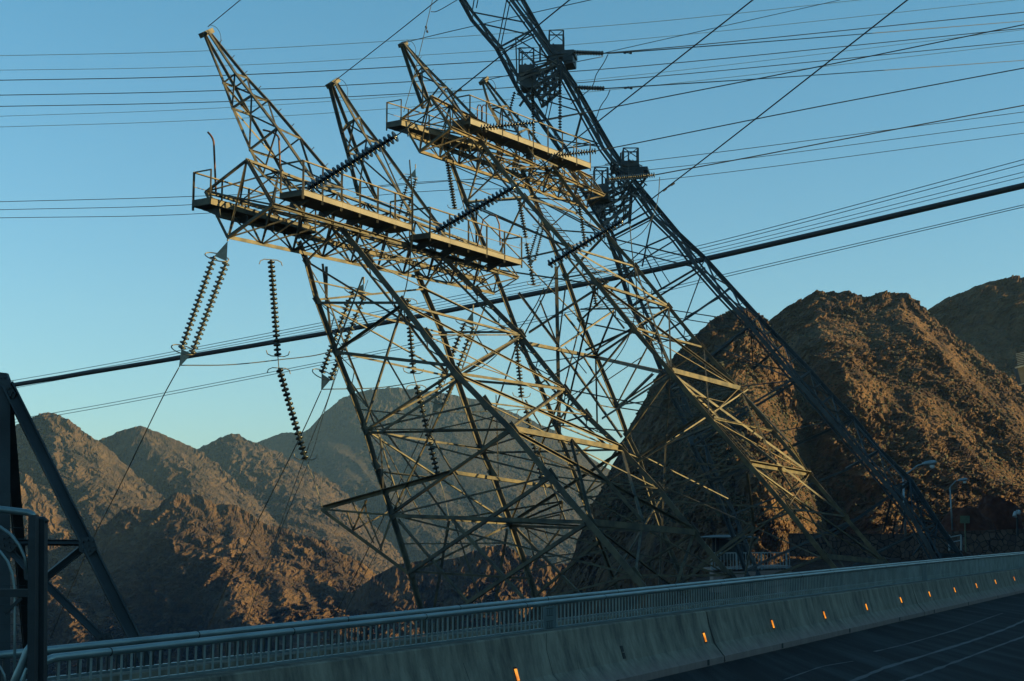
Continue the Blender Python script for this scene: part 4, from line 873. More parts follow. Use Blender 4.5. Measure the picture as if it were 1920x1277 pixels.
def pylon3():
    c0 = 79.0
    pl = {'n': c0, 'f': c0+2.0, 'm': c0+1.0, 'g': c0+3.6}
    base = inpl(1700, 1045, c0+1.5)
    t = thing('pylon', 'dark blue-grey leaning lattice mast in shadow, tallest and farthest right of the pylons', 'pylon', base, 'leaning transmission pylons')
    n = lambda L, c: [inpl(x, y, pl[c]) for x, y in L]
    RO = [(950, -40), (980, 0), (1030, 88), (1077, 158), (1103, 204), (1147, 280), (1182, 330), (1240, 400), (1271, 437), (1322, 485), (1370, 538), (1421, 594), (1470, 645), (1519, 696), (1560, 742), (1600, 785), (1648, 844), (1706, 900), (1757, 980), (1799, 1041), (1825, 1085)]
    RI = [(930, -40), (960, 0), (1001, 56), (1051, 131), (1091, 204), (1132, 278), (1178, 340), (1226, 406), (1269, 448), (1311, 504), (1353, 552), (1404, 606), (1450, 660), (1494, 713), (1536, 760), (1580, 812), (1630, 870), (1669, 916), (1712, 972), (1751, 1041), (1775, 1085)]
    LI = [(840, -40), (864, 0), (885, 38), (931, 91), (972, 169), (1021, 240), (1048, 278), (1085, 345), (1136, 430), (1150, 470), (1184, 575), (1218, 640), (1254, 730), (1285, 794), (1298, 835), (1332, 904), (1361, 969), (1398, 1070), (1410, 1110)]
    LO = [(855, -40), (872, 0), (887, 23), (945, 95), (990, 175), (1036, 240), (1062, 278), (1100, 345), (1146, 430), (1172, 500), (1200, 560), (1235, 635), (1275, 725), (1300, 790), (1322, 835), (1350, 904), (1380, 969), (1420, 1070), (1432, 1110)]
    mtl = 'shadesteel'
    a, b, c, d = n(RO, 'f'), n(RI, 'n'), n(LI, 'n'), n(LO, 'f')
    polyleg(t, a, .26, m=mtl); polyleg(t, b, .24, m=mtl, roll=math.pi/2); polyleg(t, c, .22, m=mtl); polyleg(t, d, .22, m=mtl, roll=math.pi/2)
    mb = MB()
    for P, Q in ((a, b), (c, d)):
        for k in range(min(len(P), len(Q))-1):
            mb.angle(P[k], Q[k], .09, rroll()); mb.angle(P[k], Q[k+1], .08, rroll()); mb.angle(Q[k], P[k+1], .07, rroll())
            mb.angle(lerp(P[k], P[k+1], .5), lerp(Q[k], Q[k+1], .5), .06, rroll())
    mb.build('leg_lacing', M[mtl], t)
    # inner second chord just inside the road side legs
    for off in (0.35, -0.3):
        pts = [q + V*off for q in b]; polyleg(t, pts, .12, 'inner_chord', mtl, .4)
    B = [
     (887, 23, 'n', 985, 42, 'n', .12), (905, 45, 'f', 1001, 67, 'f', .12), (950, 0, 'n', 932, 90, 'n', .10), (957, 0, 'f', 938, 92, 'f', .10), (893, 15, 'n', 900, -20, 'n', .10), (886, 18, 'n', 892, -20, 'n', .10),
     (932, 91, 'n', 1000, 55, 'n', .14), (936, 96, 'f', 1003, 62, 'f', .14), (938, 100, 'n', 1010, 65, 'n', .10),
     (967, 70, 'n', 970, 170, 'n', .12), (967, 72, 'n', 1045, 120, 'n', .12), (970, 90, 'f', 1020, 135, 'f', .10),
     (1018, 172, 'n', 1088, 192, 'n', .13), (1010, 185, 'n', 1085, 208, 'n', .12), (1042, 130, 'n', 1020, 230, 'n', .09), (1048, 130, 'f', 1026, 232, 'f', .09), (1010, 226, 'n', 1088, 212, 'n', .12),
     (1092, 210, 'n', 1078, 262, 'n', .20), (1040, 244, 'n', 1120, 268, 'n', .13), (1045, 262, 'n', 1125, 275, 'n', .11), (1048, 280, 'n', 1130, 268, 'n', .10),
     (1185, 345, 'n', 1180, 420, 'n', .26), (1050, 130, 'n', 1050, 175, 'n', .2),
     (1182, 350, 'n', 1145, 430, 'n', .12), (1136, 440, 'n', 1224, 392, 'n', .16), (1140, 448, 'n', 1226, 404, 'n', .16), (1148, 450, 'f', 1220, 412, 'f', .12),
     (1224, 404, 'n', 1204, 500, 'n', .13), (1212, 462, 'm', 1270, 437, 'f', .13), (1150, 448, 'n', 1300, 484, 'n', .12), (1160, 466, 'f', 1318, 505, 'f', .11),
     (1150, 520, 'n', 1270, 447, 'n', .13), (1212, 462, 'm', 1256, 530, 'n', .09), (1208, 478, 'm', 1240, 540, 'n', .09), (1170, 500, 'n', 1212, 462, 'm', .10),
     (1184, 575, 'n', 1311, 500, 'n', .14), (1188, 585, 'f', 1322, 502, 'f', .13), (1316, 512, 'n', 1284, 600, 'm', .11), (1220, 640, 'n', 1284, 600, 'm', .16), (1284, 600, 'm', 1370, 540, 'f', .16), (1284, 596, 'm', 1356, 555, 'n', .10),
     (1200, 572, 'n', 1380, 600, 'f', .08), (1200, 585, 'n', 1404, 618, 'n', .08),
     (1254, 730, 'n', 1408, 608, 'n', .20), (1262, 736, 'f', 1416, 602, 'f', .16), (1226, 645, 'n', 1410, 602, 'n', .08), (1408, 612, 'n', 1412, 690, 'm', .10), (1340, 648, 'n', 1490, 712, 'n', .11), (1335, 670, 'f', 1515, 700, 'f', .11),
     (1412, 692, 'm', 1456, 655, 'n', .14), (1298, 835, 'n', 1519, 699, 'f', .18), (1290, 828, 'n', 1500, 704, 'n', .16), (1258, 740, 'n', 1498, 712, 'n', .08),
     (1332, 904, 'n', 1600, 786, 'f', .22), (1300, 840, 'n', 1560, 790, 'n', .08), (1586, 880, 'n', 1648, 845, 'f', .20), (1361, 969, 'n', 1590, 880, 'n', .15),
     (1560, 1005, 'n', 1708, 903, 'f', .22), (1398, 1070, 'n', 1600, 975, 'n', .18), (1656, 1000, 'm', 1674, 925, 'n', .12), (1672, 1005, 'm', 1690, 915, 'n', .10), (1690, 1000, 'm', 1706, 905, 'f', .10),
     (1757, 980, 'f', 1600, 1060, 'n', .12), (1640, 1035, 'n', 1751, 985, 'n', .10), (1600, 790, 'f', 1700, 905, 'n', .10), (1519, 700, 'f', 1630, 870, 'n', .10), (1648, 848, 'f', 1751, 1035, 'n', .10), (1706, 905, 'f', 1751, 1035, 'n', .12), (1757, 985, 'f', 1712, 1041, 'n', .10),
     (1751, 1041, 'n', 1799, 1041, 'f', .25), (1669, 916, 'n', 1757, 978, 'f', .10), (1421, 598, 'f', 1494, 710, 'n', .10)]
    braces(t, B[:99], pl, mtl)
    # crossarms pointing at the camera, with railed cages at their ends
    def arm(prs, ca, cb):
        mb = MB(); Q = [(inpl(a_, b_, ca[k % 2]), inpl(c_, d_, cb[k % 2])) for k, (a_, b_, c_, d_) in enumerate(prs)]
        for p_, q_ in Q: mb.angle(p_, q_, .17, rroll())
        ar = mb.build('crossarm', M[mtl], t); mb = MB()
        for (p_, q_), (r_, s_) in zip(Q, Q[1:]):
            for k in range(3): mb.angle(lerp(p_, q_, k/3), lerp(r_, s_, (k+1)/3), .08, rroll()); mb.angle(lerp(r_, s_, k/3), lerp(p_, q_, (k+.6)/3), .07, rroll())
        mb.build('lacing', M[mtl], ar)
    arm([(975, 140, 1048, 112), (982, 153, 1046, 124), (1000, 164, 1047, 136), (1001, 178, 1047, 146), (1012, 186, 1048, 158), (1016, 200, 1050, 172), (968, 152, 1040, 122)], (c0-3, c0-.5), (c0-.5, c0+2.5))
    arm([(1108, 374, 1188, 340), (1112, 386, 1186, 350), (1118, 398, 1182, 362), (1124, 411, 1181, 374), (1130, 421, 1182, 384), (1140, 434, 1183, 396), (1100, 362, 1170, 330)], (c0-3, c0-.5), (c0-.5, c0+2.5))
    def tangle(x0, x1, y0, y1, ntg, seed):
        rt = random.Random(seed); mb = MB()
        for k in range(ntg):
            p_ = inpl(rt.uniform(x0, x1), rt.uniform(y0, y1), c0 + rt.uniform(-2.5, 3)); L_ = rt.uniform(.8, 2.2); d_ = rt.choice([U, V, Vector((0, 0, 1)), (U+V*.6), (V*.9+Vector((0, 0, -1))), (V*.5+Vector((0, 0, .5))), (U+Vector((0, 0, .4)))]).normalized()
            mb.angle(p_-d_*L_/2, p_+d_*L_/2, rt.choice([.07, .09, .12]), rroll())
        mb.build('lattice_cluster', M[mtl], t)
    tangle(1005, 1062, 85, 165, 46, 1); tangle(975, 1010, 120, 185, 24, 2); tangle(1145, 1200, 305, 370, 46, 3); tangle(1112, 1150, 345, 400, 24, 4)
    def cage(x, yb, yt, w, c, label=None):
        """solid box platform with a railed cage; x,yb foot centre"""
        q = inpl(x, yb, c); s = c/1.0/2692; h = inpl(x, yt, c).z - q.z; hw = w/2
        ex, ey = Vector((1, 0, 0)), Vector((0, 1, 0))
        cr = [q-ex*hw-ey*hw, q+ex*hw-ey*hw, q+ex*hw+ey*hw, q-ex*hw+ey*hw]; up = Vector((0, 0, 1))
        mb = MB(); mb.slab([p for p in cr], up, .12)
        mb.slab([cr[0], cr[1], cr[1]+up*h*.28, cr[0]+up*h*.28], ey, .04); pf = mb.build('cage_platform', M[mtl], t); mb = MB()
        for p in cr: mb.angle(p, p+up*h, .09, rroll())
        for k in range(4): mb.angle(cr[k]+up*h, cr[(k+1) % 4]+up*h, .07)
        mb.angle(cr[0]+up*h*.42, cr[1]+up*h, .05); mb.angle(cr[1]+up*h*.42, cr[0]+up*h, .05)
        for k in range(1, 4): mb.angle(lerp(cr[1], cr[2], k/4)+up*0, lerp(cr[1], cr[2], k/4)+up*h, .04); mb.angle(lerp(cr[0], cr[3], k/4), lerp(cr[0], cr[3], k/4)+up*h, .04)
        mb.build('cage_rails', M[mtl], pf)
    cage(1043, 98, 61, .95, c0+1); cage(987, 138, 94, .95, c0-2); cage(1182, 314, 281, .95, c0+1); cage(1127, 362, 317, .85, c0-2)
    def deckb(x0, y0, x1, y1, c, d, h):
        a, b = inpl(x0, y0, c), inpl(x1, y1, c); mb = MB(); up = Vector((0, 0, 1)); inn = Vector((.2, 1, 0)).normalized()*d
        mb.slab([a, b, b+inn, a+inn], up, h); mb.build('deck', M[mtl], t)
    deckb(1040, 98, 1076, 96, c0, 1.6, .25); deckb(1055, 110, 1074, 108, c0, 1.6, .35); deckb(1060, 117, 1074, 115, c0, 1.5, .1); deckb(1150, 318, 1214, 315, c0, 1.8, .22); deckb(975, 150, 1000, 148, c0-2, 1.2, 1.1); deckb(1100, 372, 1140, 368, c0-2, 1.4, .35); deckb(1165, 326, 1206, 322, c0, 1.2, .3)
    return t, pl, c0
T3, P3, c3 = pylon3()

# ---- the close tower at the left edge
def pylon0():
    D = 22.0
    q = lambda x, y, d=D: at(x, y, d)
    base = q(120, 1330); t = thing('pylon', 'close steel tower cut by the left edge, one thick leg slanting down to the railing', 'pylon', base)
    def bm(x0, y0, x1, y1, w, d0=D, d1=D, name='brace', h=None):
        mb = MB(); mb.chan(q(x0, y0, d0), q(x1, y1, d1), w, h or w*1.0, .35); return mb.build(name, M['shadesteel'], t)
    bm(14, 722, 262, 1216, .185, name='leg'); bm(262, 1216, 330, 1350, .185, name='leg')
    bm(8, 712, 8, 1400, .17, name='leg'); bm(-14, 722, -262, 1216, .21, D, D+7, name='leg'); bm(10, 722, 60, 1300, .17, D, D+7, 'leg')
    bm(-20, 1016, 167, 1018, .10, h=.07); bm(152, 1030, 60, 1104, .11); bm(60, 1070, 196, 1202, .11); bm(8, 1020, 62, 1080, .09); bm(8, 1000, -160, 1050, .1); bm(196, 1202, 246, 1262, .11)
    bm(167, 1018, 60, 1016, .08, D, D+5)
    mb = MB(); c = q(8, 722); mb.slab([q(-4, 698), q(14, 700), q(22, 722), q(32, 738), q(28, 748), q(6, 745), q(-8, 742)], Vector((0, 1, 0)), .10); gp = mb.build('gusset_plate', M['shadesteel'], t)
    mb = MB()
    for x, y in ((20, 728), (25, 736), (15, 735), (22, 742), (3, 712), (10, 710), (156, 1018), (160, 1026)): mb.lathe(q(x, y) - Vector((0, .09, 0)), Vector((0, 1, 0)), [(0, 0), (0, .022), (.04, .022)], 8)
    mb.build('bolts', M['darksteel'], gp)
    for cx, cy in ((163, 1022), (14, 1016), (60, 1074), (196, 1203)):
        mb = MB(); mb.slab([q(cx-16, cy-12, D-.09), q(cx+12, cy-16, D-.09), q(cx+20, cy+6, D-.09), q(cx+6, cy+20, D-.09), q(cx-14, cy+12, D-.09)], Vector((0, 1, 0)), .02); g2 = mb.build('gusset_plate', M['shadesteel'], t)
        for dx, dy in ((-9, -6), (0, -9), (9, -8), (11, 3), (3, 11), (-8, 7), (1, 1)):
            mb = MB(); mb.lathe(q(cx+dx, cy+dy, D-.14), Vector((0, 1, 0)), [(0, 0), (0, .018), (.04, .018)], 6); mb.build('bolt', M['shadesteel'], g2)
pylon0()

# ---- caged gate frame at the left edge, close by
def gate():
    D = 5.2
    q = lambda x, y, d=D: at(x, y, d)
    t = thing('access_gate', 'steel gate frame with twin posts, hoop guards and stretched wires at the left edge', 'gate', q(70, 1500))
    def tb(name, pts, r, m='rail', d=D): mb = MB(); mb.tube([q(x, y, d) for x, y in pts], r, 12); mb.build(name, M[m], t, True)
    mb = MB(); mb.bar(q(63, 966), q(60, 1500), .026, .04); mb.build('post', M['shadesteel'], t)
    mb = MB(); mb.bar(q(79, 976, D+.06), q(76, 1500, D+.06), .030, .04); mb.build('post', M['shadesteel'], t)
    mb = MB(); mb.bar(q(70, 972, D+.08), q(67, 1500, D+.08), .01, .03); mb.build('post', M['darksteel'], t)
    tb('top_rail', [(-60, 949), (0, 955), (52, 961), (60, 964), (64, 972)], .0125); tb('top_rail', [(62, 974), (82, 974), (88, 980)], .0115, 'shadesteel', D+.06)
    tb('hoop_guard', [(-30, 978), (0, 988), (20, 1002), (36, 1022), (47, 1045), (52, 1075)], .006)
    tb('hoop_guard', [(-30, 1015), (0, 1034), (14, 1052), (24, 1078), (28, 1105), (28, 1180), (27, 1300)], .005)
    tb('hoop_guard', [(-30, 1240), (0, 1250), (8, 1265), (12, 1290)], .004)
    for k, y in enumerate((990, 1020, 1046, 1098, 1136, 1172, 1205, 1240)):
        tb('stretched_wire', [(-40, y-4), (56, y+1)], .0012, 'wire')
    mb = MB(); mb.bar(q(-40, 1112), q(56, 1112), .02, .028); mb.build('cross_rail', M['shadesteel'], t)
    tb('slanting_rail', [(62, 1206), (52, 1220), (34, 1262), (10, 1320)], .015); 
    mb = MB(); mb.bar(q(40, 1122), q(10, 1150), .012); mb.build('corner_brace', M['shadesteel'], t)
gate()

# ------------------------------------------------------------------ insulators
def insulators():
    g = 'insulators on the pylons'
    c = cA1
    def P(x, y, cc): return inpl(x, y, cc)
    twin('pale yoke and twin insulator strings, leftmost, hanging clear against the sky', P(427, 452, c), P(402, 480, c), P(340, 655, c), P(425, 490, c), P(360, 663, c), P(335, 690, c), 20, 1.0, g)
    twin('twin insulator strings hanging behind the leftmost leg of the nearest pylon', P(682, 532, c+6.7), P(662, 545, c+6.7), P(603, 700, c+6.7), P(682, 556, c+6.7), P(620, 712, c+6.7), P(602, 733, c+6.7), 20, 1.0, g)
    twin('twin insulator strings, lowest pair, crossing the far mountain silhouette', P(887, 583, c+13.4), P(872, 605, c+13.4), P(815, 745, c+13.4), P(888, 612, c+13.4), P(832, 760, c+13.4), P(810, 775, c+13.4), 20, 1.0, g)
    single('long two-part insulator, leftmost vertical one, its lower half slanting to the right', [P(508, 487, c+2.2), P(521, 668, c+2.2), P(523, 690, c+2.2), P(573, 862, c+2.2)], (21, 19), .95, g)
    single('two-part insulator hanging behind the middle of the nearest pylon', [P(764, 560, c+8.4), P(775, 700, c+8.4), P(781, 722, c+8.4), P(820, 890, c+8.4)], (19, 19), .95, g)
    single('rightmost two-part jumper insulator of the nearest pylon', [P(966, 615, c+14.8), P(978, 745, c+14.8), P(986, 768, c+14.8), P(1019, 912, c+14.8)], (20, 19), .95, g)
    # heavy dead-end strings pulling up to the right, towards the road side
    single('heavy dark insulator slanting up to the middle pylon, leftmost of three', [at(578, 354, 42), at(744, 254, 41)], (21,), 1.35, g, False, 'disc')
    single('heavy dark insulator above the right platform, middle of three', [at(818, 434, 47), at(966, 350, 46)], (21,), 1.35, g, False, 'disc')
    single('heavy dark insulator crossing the pylon legs, rightmost of three', [at(1028, 497, 52), at(1168, 414, 51)], (21,), 1.35, g, False, 'disc')
    for (x, y, d) in ((744, 254, 41), (966, 350, 46), (1168, 414, 51)):
        pass
    c = cA2
    twin('small twin insulator strings behind the second peak of the nearest pylon', P(779, 316, c+.2), P(768, 330, c+.2), P(742, 425, c+.2), P(780, 334, c+.2), P(756, 430, c+.2), P(744, 445, c+.2), 20, .8, g)
    twin('small twin insulator strings in the middle of the legs of the middle pylon', P(1016, 410, c+6.9), P(1010, 425, c+6.9), P(992, 485, c+6.9), P(1018, 428, c+6.9), P(1003, 488, c+6.9), P(995, 497, c+6.9), 16, .7, g)
    single('vertical insulator hanging under the left end of the middle pylon crossarm', [P(837, 292, c+3), P(853, 392, c+3)], (20,), .9, g)
    single('vertical two-part insulator hanging amid the legs of the middle pylon', [P(972, 368, c+9), P(986, 446, c+9), P(987, 456, c+9), P(1001, 535, c+9)], (16, 15), .9, g)
    single('short vertical insulator left of the heavy rightmost dark one', [P(1086, 385, c+13), P(1098, 462, c+13)], (16,), .9, g)
    single('insulator string ending in the small open hooks near the crossing of cables', [P(1112, 535, c+13), P(1118, 575, c+13)], (9,), .9, g)
    single('dark insulator lying along the upper platform of the middle pylon', [at(900, 240, 58), at(1002, 230, 58)], (18,), 1.1, g, False, 'disc')
    single('dark insulator at the right end of the middle pylon platform', [at(1032, 293, 64), at(1118, 283, 64)], (17,), 1.1, g, False, 'disc')
    single('pale insulator below the lower cage of the dark mast, reaching right', [at(1140, 336, 72), at(1228, 328, 72)], (22,), 1.1, g, False, 'disc2')
    single('horizontal insulator at the upper cage of the dark mast', [P(1075, 98, c3), P(1131, 100, c3)], (11,), 1.25, g, False, 'disc')
    single('horizontal insulator halfway between the two cages of the dark mast', [P(1079, 164, c3), P(1133, 166, c3)], (11,), 1.2, g, False, 'disc')
    single('long vertical insulator hanging inside the dark mast', [P(1050, 130, c3-1), P(1050, 246, c3-1)], (22,), .95, g, False, 'disc2')
    single('insulator hanging from the lower box of the dark mast', [P(998, 170, c3-2), P(1001, 262, c3-2)], (18,), .95, g, False, 'disc')
    single('short slanting insulator left of the dark mast', [P(965, 172, c3-2), P(952, 222, c3-2)], (11,), .95, g, False, 'disc')
insulators()

# ------------------------------------------------------------------ wires
def wires():
    def wire(label, pts, px_w, m='wire', name='power_line', group='power lines across the sky', steps=8, cat='cable'):
        """pts: (px, py, distance); px_w: thickness in photo pixels at each point's distance"""
        W3 = [at(x, y, d) for x, y, d in pts]
        if pts[-1][0] >= 1930: W3.append(W3[-1] + (W3[-1]-W3[-2])*1.2)
        if pts[0][0] <= -20 and len(W3) > 2: W3.insert(0, W3[0] + (W3[0]-W3[1])*1.0)
        if pts[-1][1] < 0: W3.append(W3[-1] + (W3[-1]-W3[-2])*.8)
        if len(W3) == 2: Q = [lerp(W3[0], W3[1], k/steps) for k in range(steps+1)]
        else:      # Catmull-Rom through the points
            E = [W3[0]*2-W3[1]] + W3 + [W3[-1]*2-W3[-2]]; Q = []
            for i in range(1, len(E)-2):
                for k in range(steps):
                    t = k/steps; a, b, c, d = E[i-1], E[i], E[i+1], E[i+2]
                    Q.append(0.5*((2*b) + (c-a)*t + (2*a-5*b+4*c-d)*t*t + (3*b-a-3*c+d)*t**3))
            Q.append(W3[-1])
        dm = sum(p[2] for p in pts)/len(pts); mb = MB(); mb.tube(Q, px_w*.43*dm/F, 6)
        o = mb.build(name, M[m], None, True); return tag(o, label, cat, group)
    D = 190
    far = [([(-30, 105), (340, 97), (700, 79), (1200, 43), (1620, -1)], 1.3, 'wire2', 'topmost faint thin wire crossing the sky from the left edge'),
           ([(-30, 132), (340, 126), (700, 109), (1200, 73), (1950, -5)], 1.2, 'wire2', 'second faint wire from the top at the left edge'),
           ([(-30, 151), (340, 144), (700, 128), (1200, 94), (1950, 20)], 2.0, 'wire', 'dark wire third from the top at the left edge'),
           ([(-30, 179), (340, 172), (700, 157), (1200, 124), (1950, 50)], 1.9, 'wire', 'dark wire fourth from the top at the left edge'),
           ([(-30, 200), (340, 193), (700, 179), (1200, 146), (1950, 74)], 1.8, 'wire', 'dark wire fifth from the top at the left edge'),
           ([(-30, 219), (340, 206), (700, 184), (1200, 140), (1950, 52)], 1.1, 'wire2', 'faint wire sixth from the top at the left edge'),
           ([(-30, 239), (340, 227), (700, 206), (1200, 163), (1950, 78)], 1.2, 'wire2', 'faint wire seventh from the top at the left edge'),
           ([(-30, 379), (340, 369), (700, 351), (1211, 302), (1950, 206)], 1.5, 'wire', 'uppermost of three wires behind the left crossarm end'),
           ([(-30, 394), (390, 382), (780, 342), (1211, 319), (1950, 225)], 1.4, 'wire', 'middle one of three wires behind the left crossarm end'),
           ([(-30, 409), (385, 400), (780, 360), (1211, 340), (1950, 246)], 1.4, 'wire', 'lowest of three wires behind the left crossarm end')]
    for pts, w, m, lab in far: wire(lab, [(x, y, D) for x, y in pts], w, m)
    # dead-ended phase wires leaving to the right
    wire('dark wire leaving the upper cage of the dark mast to the right', [(1131, 100, 88), (1200, 96, 92), (1540, 70, 120), (1950, 37, 170)], 2.2)
    wire('dark wire from the middle insulator of the dark mast to the right', [(1133, 166, 88), (1200, 162, 92), (1540, 140, 120), (1950, 111, 170)], 2.2)
    wire('dark wire running right from the pale insulator of the lower cage', [(1228, 328, 72), (1400, 296, 72), (1660, 246, 72), (1950, 192, 72)], 2.6)
    wire('dark wire from the right end of the middle pylon, second sloping one', [(1118, 283, 64), (1200, 267, 64), (1540, 199, 63), (1950, 122, 62)], 2.5)
    wire('dark wire from the middle pylon, upper sloping one, reaching the right edge', [(1002, 230, 58), (1200, 191, 58), (1540, 124, 57), (1950, 40, 56)], 2.5)
    wire('thin wire rising slightly from the upper cage of the dark mast', [(1135, 99, 88), (1200, 84, 90), (1575, 0, 100)], 1.6)
    wire('steep dark cable from the leftmost heavy insulator up to the top edge', [(744, 254, 41), (855, 172, 38), (1080, -10, 33)], 3.0)
    wire('steep dark cable from the middle heavy insulator up to the top edge', [(966, 350, 46), (1130, 221, 42), (1424, -10, 36)], 3.0)
    wire('steep dark cable from the rightmost heavy insulator up to the top edge', [(1168, 414, 51), (1350, 275, 46), (1714, -10, 38)], 3.0)
    wire('earth wire from the tallest left peak to the top edge', [(390, 50, 47), (460, -8, 42)], 2.2, group='earth wires from the peaks')
    wire('earth wire from the second peak of the nearest pylon to the top edge', [(626, 153, 52), (735, 68, 47), (830, -8, 43)], 2.2, group='earth wires from the peaks')
    wire('earth wire from the left peak of the middle pylon', [(757, 80, 63), (870, 53, 60), (1120, -3, 56)], 1.8, group='earth wires from the peaks')
    wire('earth wire from the right peak of the middle pylon', [(908, 151, 68), (950, 142, 67), (1131, 106, 66)], 1.8, group='earth wires from the peaks')
    # small bonding loops at the peaks
    for (x, y, d, s, lab) in ((392, 50, 47, 1, 'thin bonding loop at the tip of the tallest left peak'), (630, 150, 52, 1, 'thin bonding loop at the tip of the second left peak'), (762, 78, 63, .8, 'thin bonding loop at the left peak of the middle pylon'), (914, 150, 68, .7, 'thin bonding loop at the right peak of the middle pylon')):
        wire(lab, [(x, y-4*s, d), (x+14*s, y+2*s, d), (x+22*s, y+18*s, d), (x+20*s, y+40*s, d)], 1.2, name='bonding_loop', group='bonding loops at the peaks', steps=5)
    wire('thin pale wire dropping from the top edge past the left peak of the middle pylon', [(812, -5, 45), (800, 45, 45), (778, 135, 45), (757, 210, 45)], 1.6, group='hanging wires')
    wire('short wire hooked to the top of the thin dropping wire', [(808, 22, 45), (822, 20, 45), (862, -3, 44)], 1.8, group='hanging wires')
    # jumpers
    J = 'jumper cables on the pylons'
    wire('jumper cable from the leftmost lower yoke curving right to the pylon leg', [(340, 685, 45), (430, 684, 46.5), (520, 675, 48), (610, 662, 49), (680, 630, 49), (730, 590, 49), (760, 545, 48), (774, 410, 43), (768, 300, 41)], 2.6, name='jumper_cable', group=J)
    wire('jumper cable from the second lower yoke across the pylon legs', [(605, 730, 50), (720, 726, 52), (830, 706, 53), (900, 690, 53), (955, 640, 52), (1000, 580, 50), (1020, 540, 49)], 2.4, name='jumper_cable', group=J)
    wire('jumper cable from the third lower yoke against the far mountain', [(812, 772, 56), (900, 772, 57), (1000, 765, 58), (1060, 748, 58), (1130, 700, 57), (1175, 640, 55), (1194, 560, 53), (1185, 470, 51), (1181, 420, 51)], 2.2, name='jumper_cable', group=J)
    wire('slack jumper below the upper cage of the dark mast', [(1140, 102, 88), (1132, 118, 88), (1118, 140, 88), (1108, 165, 88), (1070, 195, 88)], 2.0, name='jumper_cable', group=J)
    wire('slack jumper under the middle insulator of the dark mast', [(1144, 168, 88), (1138, 182, 88), (1126, 200, 88), (1118, 222, 88)], 2.0, name='jumper_cable', group=J)
    wire('slack jumper hanging from the lower cage in front of the mast leg', [(1237, 332, 72), (1234, 370, 72), (1224, 405, 72), (1205, 435, 72), (1180, 452, 72), (1155, 462, 72)], 1.8, name='jumper_cable', group=J)
    # conductors falling into the canyon
    H = 'conductors falling into the canyon'
    wire('dark wire falling from the leftmost yoke to the left railing', [(335, 690, 45), (300, 755, 46), (230, 900, 48), (165, 1030, 50), (95, 1195, 53)], 2.5, group=H)
    wire('dark wire falling from the second yoke', [(602, 733, 50), (555, 835, 52), (450, 1045, 56), (380, 1200, 60)], 2.4, group=H)
    wire('thin wire falling left of the slanting insulator end', [(640, 650, 62), (616, 745, 62), (570, 860, 63), (455, 1185, 66)], 1.8, group=H)
    wire('thinner wire running close beside it into the canyon', [(690, 525, 80), (612, 760, 80), (585, 850, 82), (540, 960, 85), (520, 1010, 88)], 1.4, group=H)
    wire('dark wire falling from the third yoke through the outrigger', [(810, 775, 56), (770, 860, 58), (700, 1010, 61), (625, 1160, 65)], 2.2, group=H)
    wire('dark wire falling past the outrigger tip on the right', [(852, 660, 70), (790, 850, 72), (745, 960, 74), (640, 1160, 80)], 1.6, group=H)
    wire('thin tie rod from the slanting insulator end to the outrigger tip', [(573, 862, P1z(573, 862)), (590, 905, P1z(590, 905)), (604, 952, P1z(604, 952))], 2.2, 'plate', name='tie_rod', group='tie rods of the insulators')
    wire('thin tie rod from the middle insulator end down to the pylon node', [(820, 890, 54), (832, 925, 54), (842, 974, 53)], 1.8, 'plate', name='tie_rod', group='tie rods of the insulators')
    wire('thin tie rod from the right insulator end down', [(1019, 912, 58), (1030, 950, 58), (1040, 990, 57)], 1.8, 'plate', name='tie_rod', group='tie rods of the insulators')
    # aerial cableway bundle
    wire('thick black cableway rope crossing the whole picture behind the pylons', [(-30, 731, 150), (25, 722, 150), (610, 625, 140), (1000, 551, 130), (1330, 484, 120), (1950, 341, 104)], 11, 'cable', name='cableway_rope', group='cableway ropes', steps=12)
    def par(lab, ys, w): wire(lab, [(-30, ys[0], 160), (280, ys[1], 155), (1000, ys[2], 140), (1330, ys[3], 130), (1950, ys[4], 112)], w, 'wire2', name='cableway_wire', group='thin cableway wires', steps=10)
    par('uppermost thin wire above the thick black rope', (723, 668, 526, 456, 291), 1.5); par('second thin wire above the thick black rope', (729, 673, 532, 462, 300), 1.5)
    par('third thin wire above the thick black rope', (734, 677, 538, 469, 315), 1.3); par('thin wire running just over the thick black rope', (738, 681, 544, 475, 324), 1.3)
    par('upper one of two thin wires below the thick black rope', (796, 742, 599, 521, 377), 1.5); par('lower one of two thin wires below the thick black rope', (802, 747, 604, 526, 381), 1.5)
    # vibration dampers clamped to the wires
    def damper(lab, x, y, ang, d, L=9):
        p = at(x, y, d); k = d/F; dx = Vector((math.cos(ang), 0, -math.sin(ang)))
        t = thing('vibration_damper', lab, 'damper', p, 'vibration dampers on the wires')
        mb = MB(); mb.tube([p-dx*L*k, p+dx*L*k], .8*k, 5); mb.tube([p, p+Vector((0, 0, 4*k))], .9*k, 5); mb.build('messenger', M['wire'], t)
        for s in (-1, 1): mb = MB(); mb.tube([p+dx*s*L*.55*k, p+dx*s*L*1.35*k], 2.0*k, 8); mb.build('weight', M['cable'], t)
    damper('small damper on the upper wire right of the dark mast', 1177, 99.5, .05, 90, 6); damper('small damper on the wire from the middle insulator', 1178, 165.5, .05, 90, 6)
    damper('dumbbell damper on the steepest right cable beside the mast leg', 1254, 350.5, -.62, 49, 10); damper('dumbbell damper on the steep cable at the middle pylon crossarm', 858, 172, -.65, 38, 7)
    damper('small damper high on the thin wire beside the left peak of the middle pylon', 800, 55, 1.3, 45, 5)
def P1z(x, y): return inpl(x, y, cA1+2.2).y
wires()

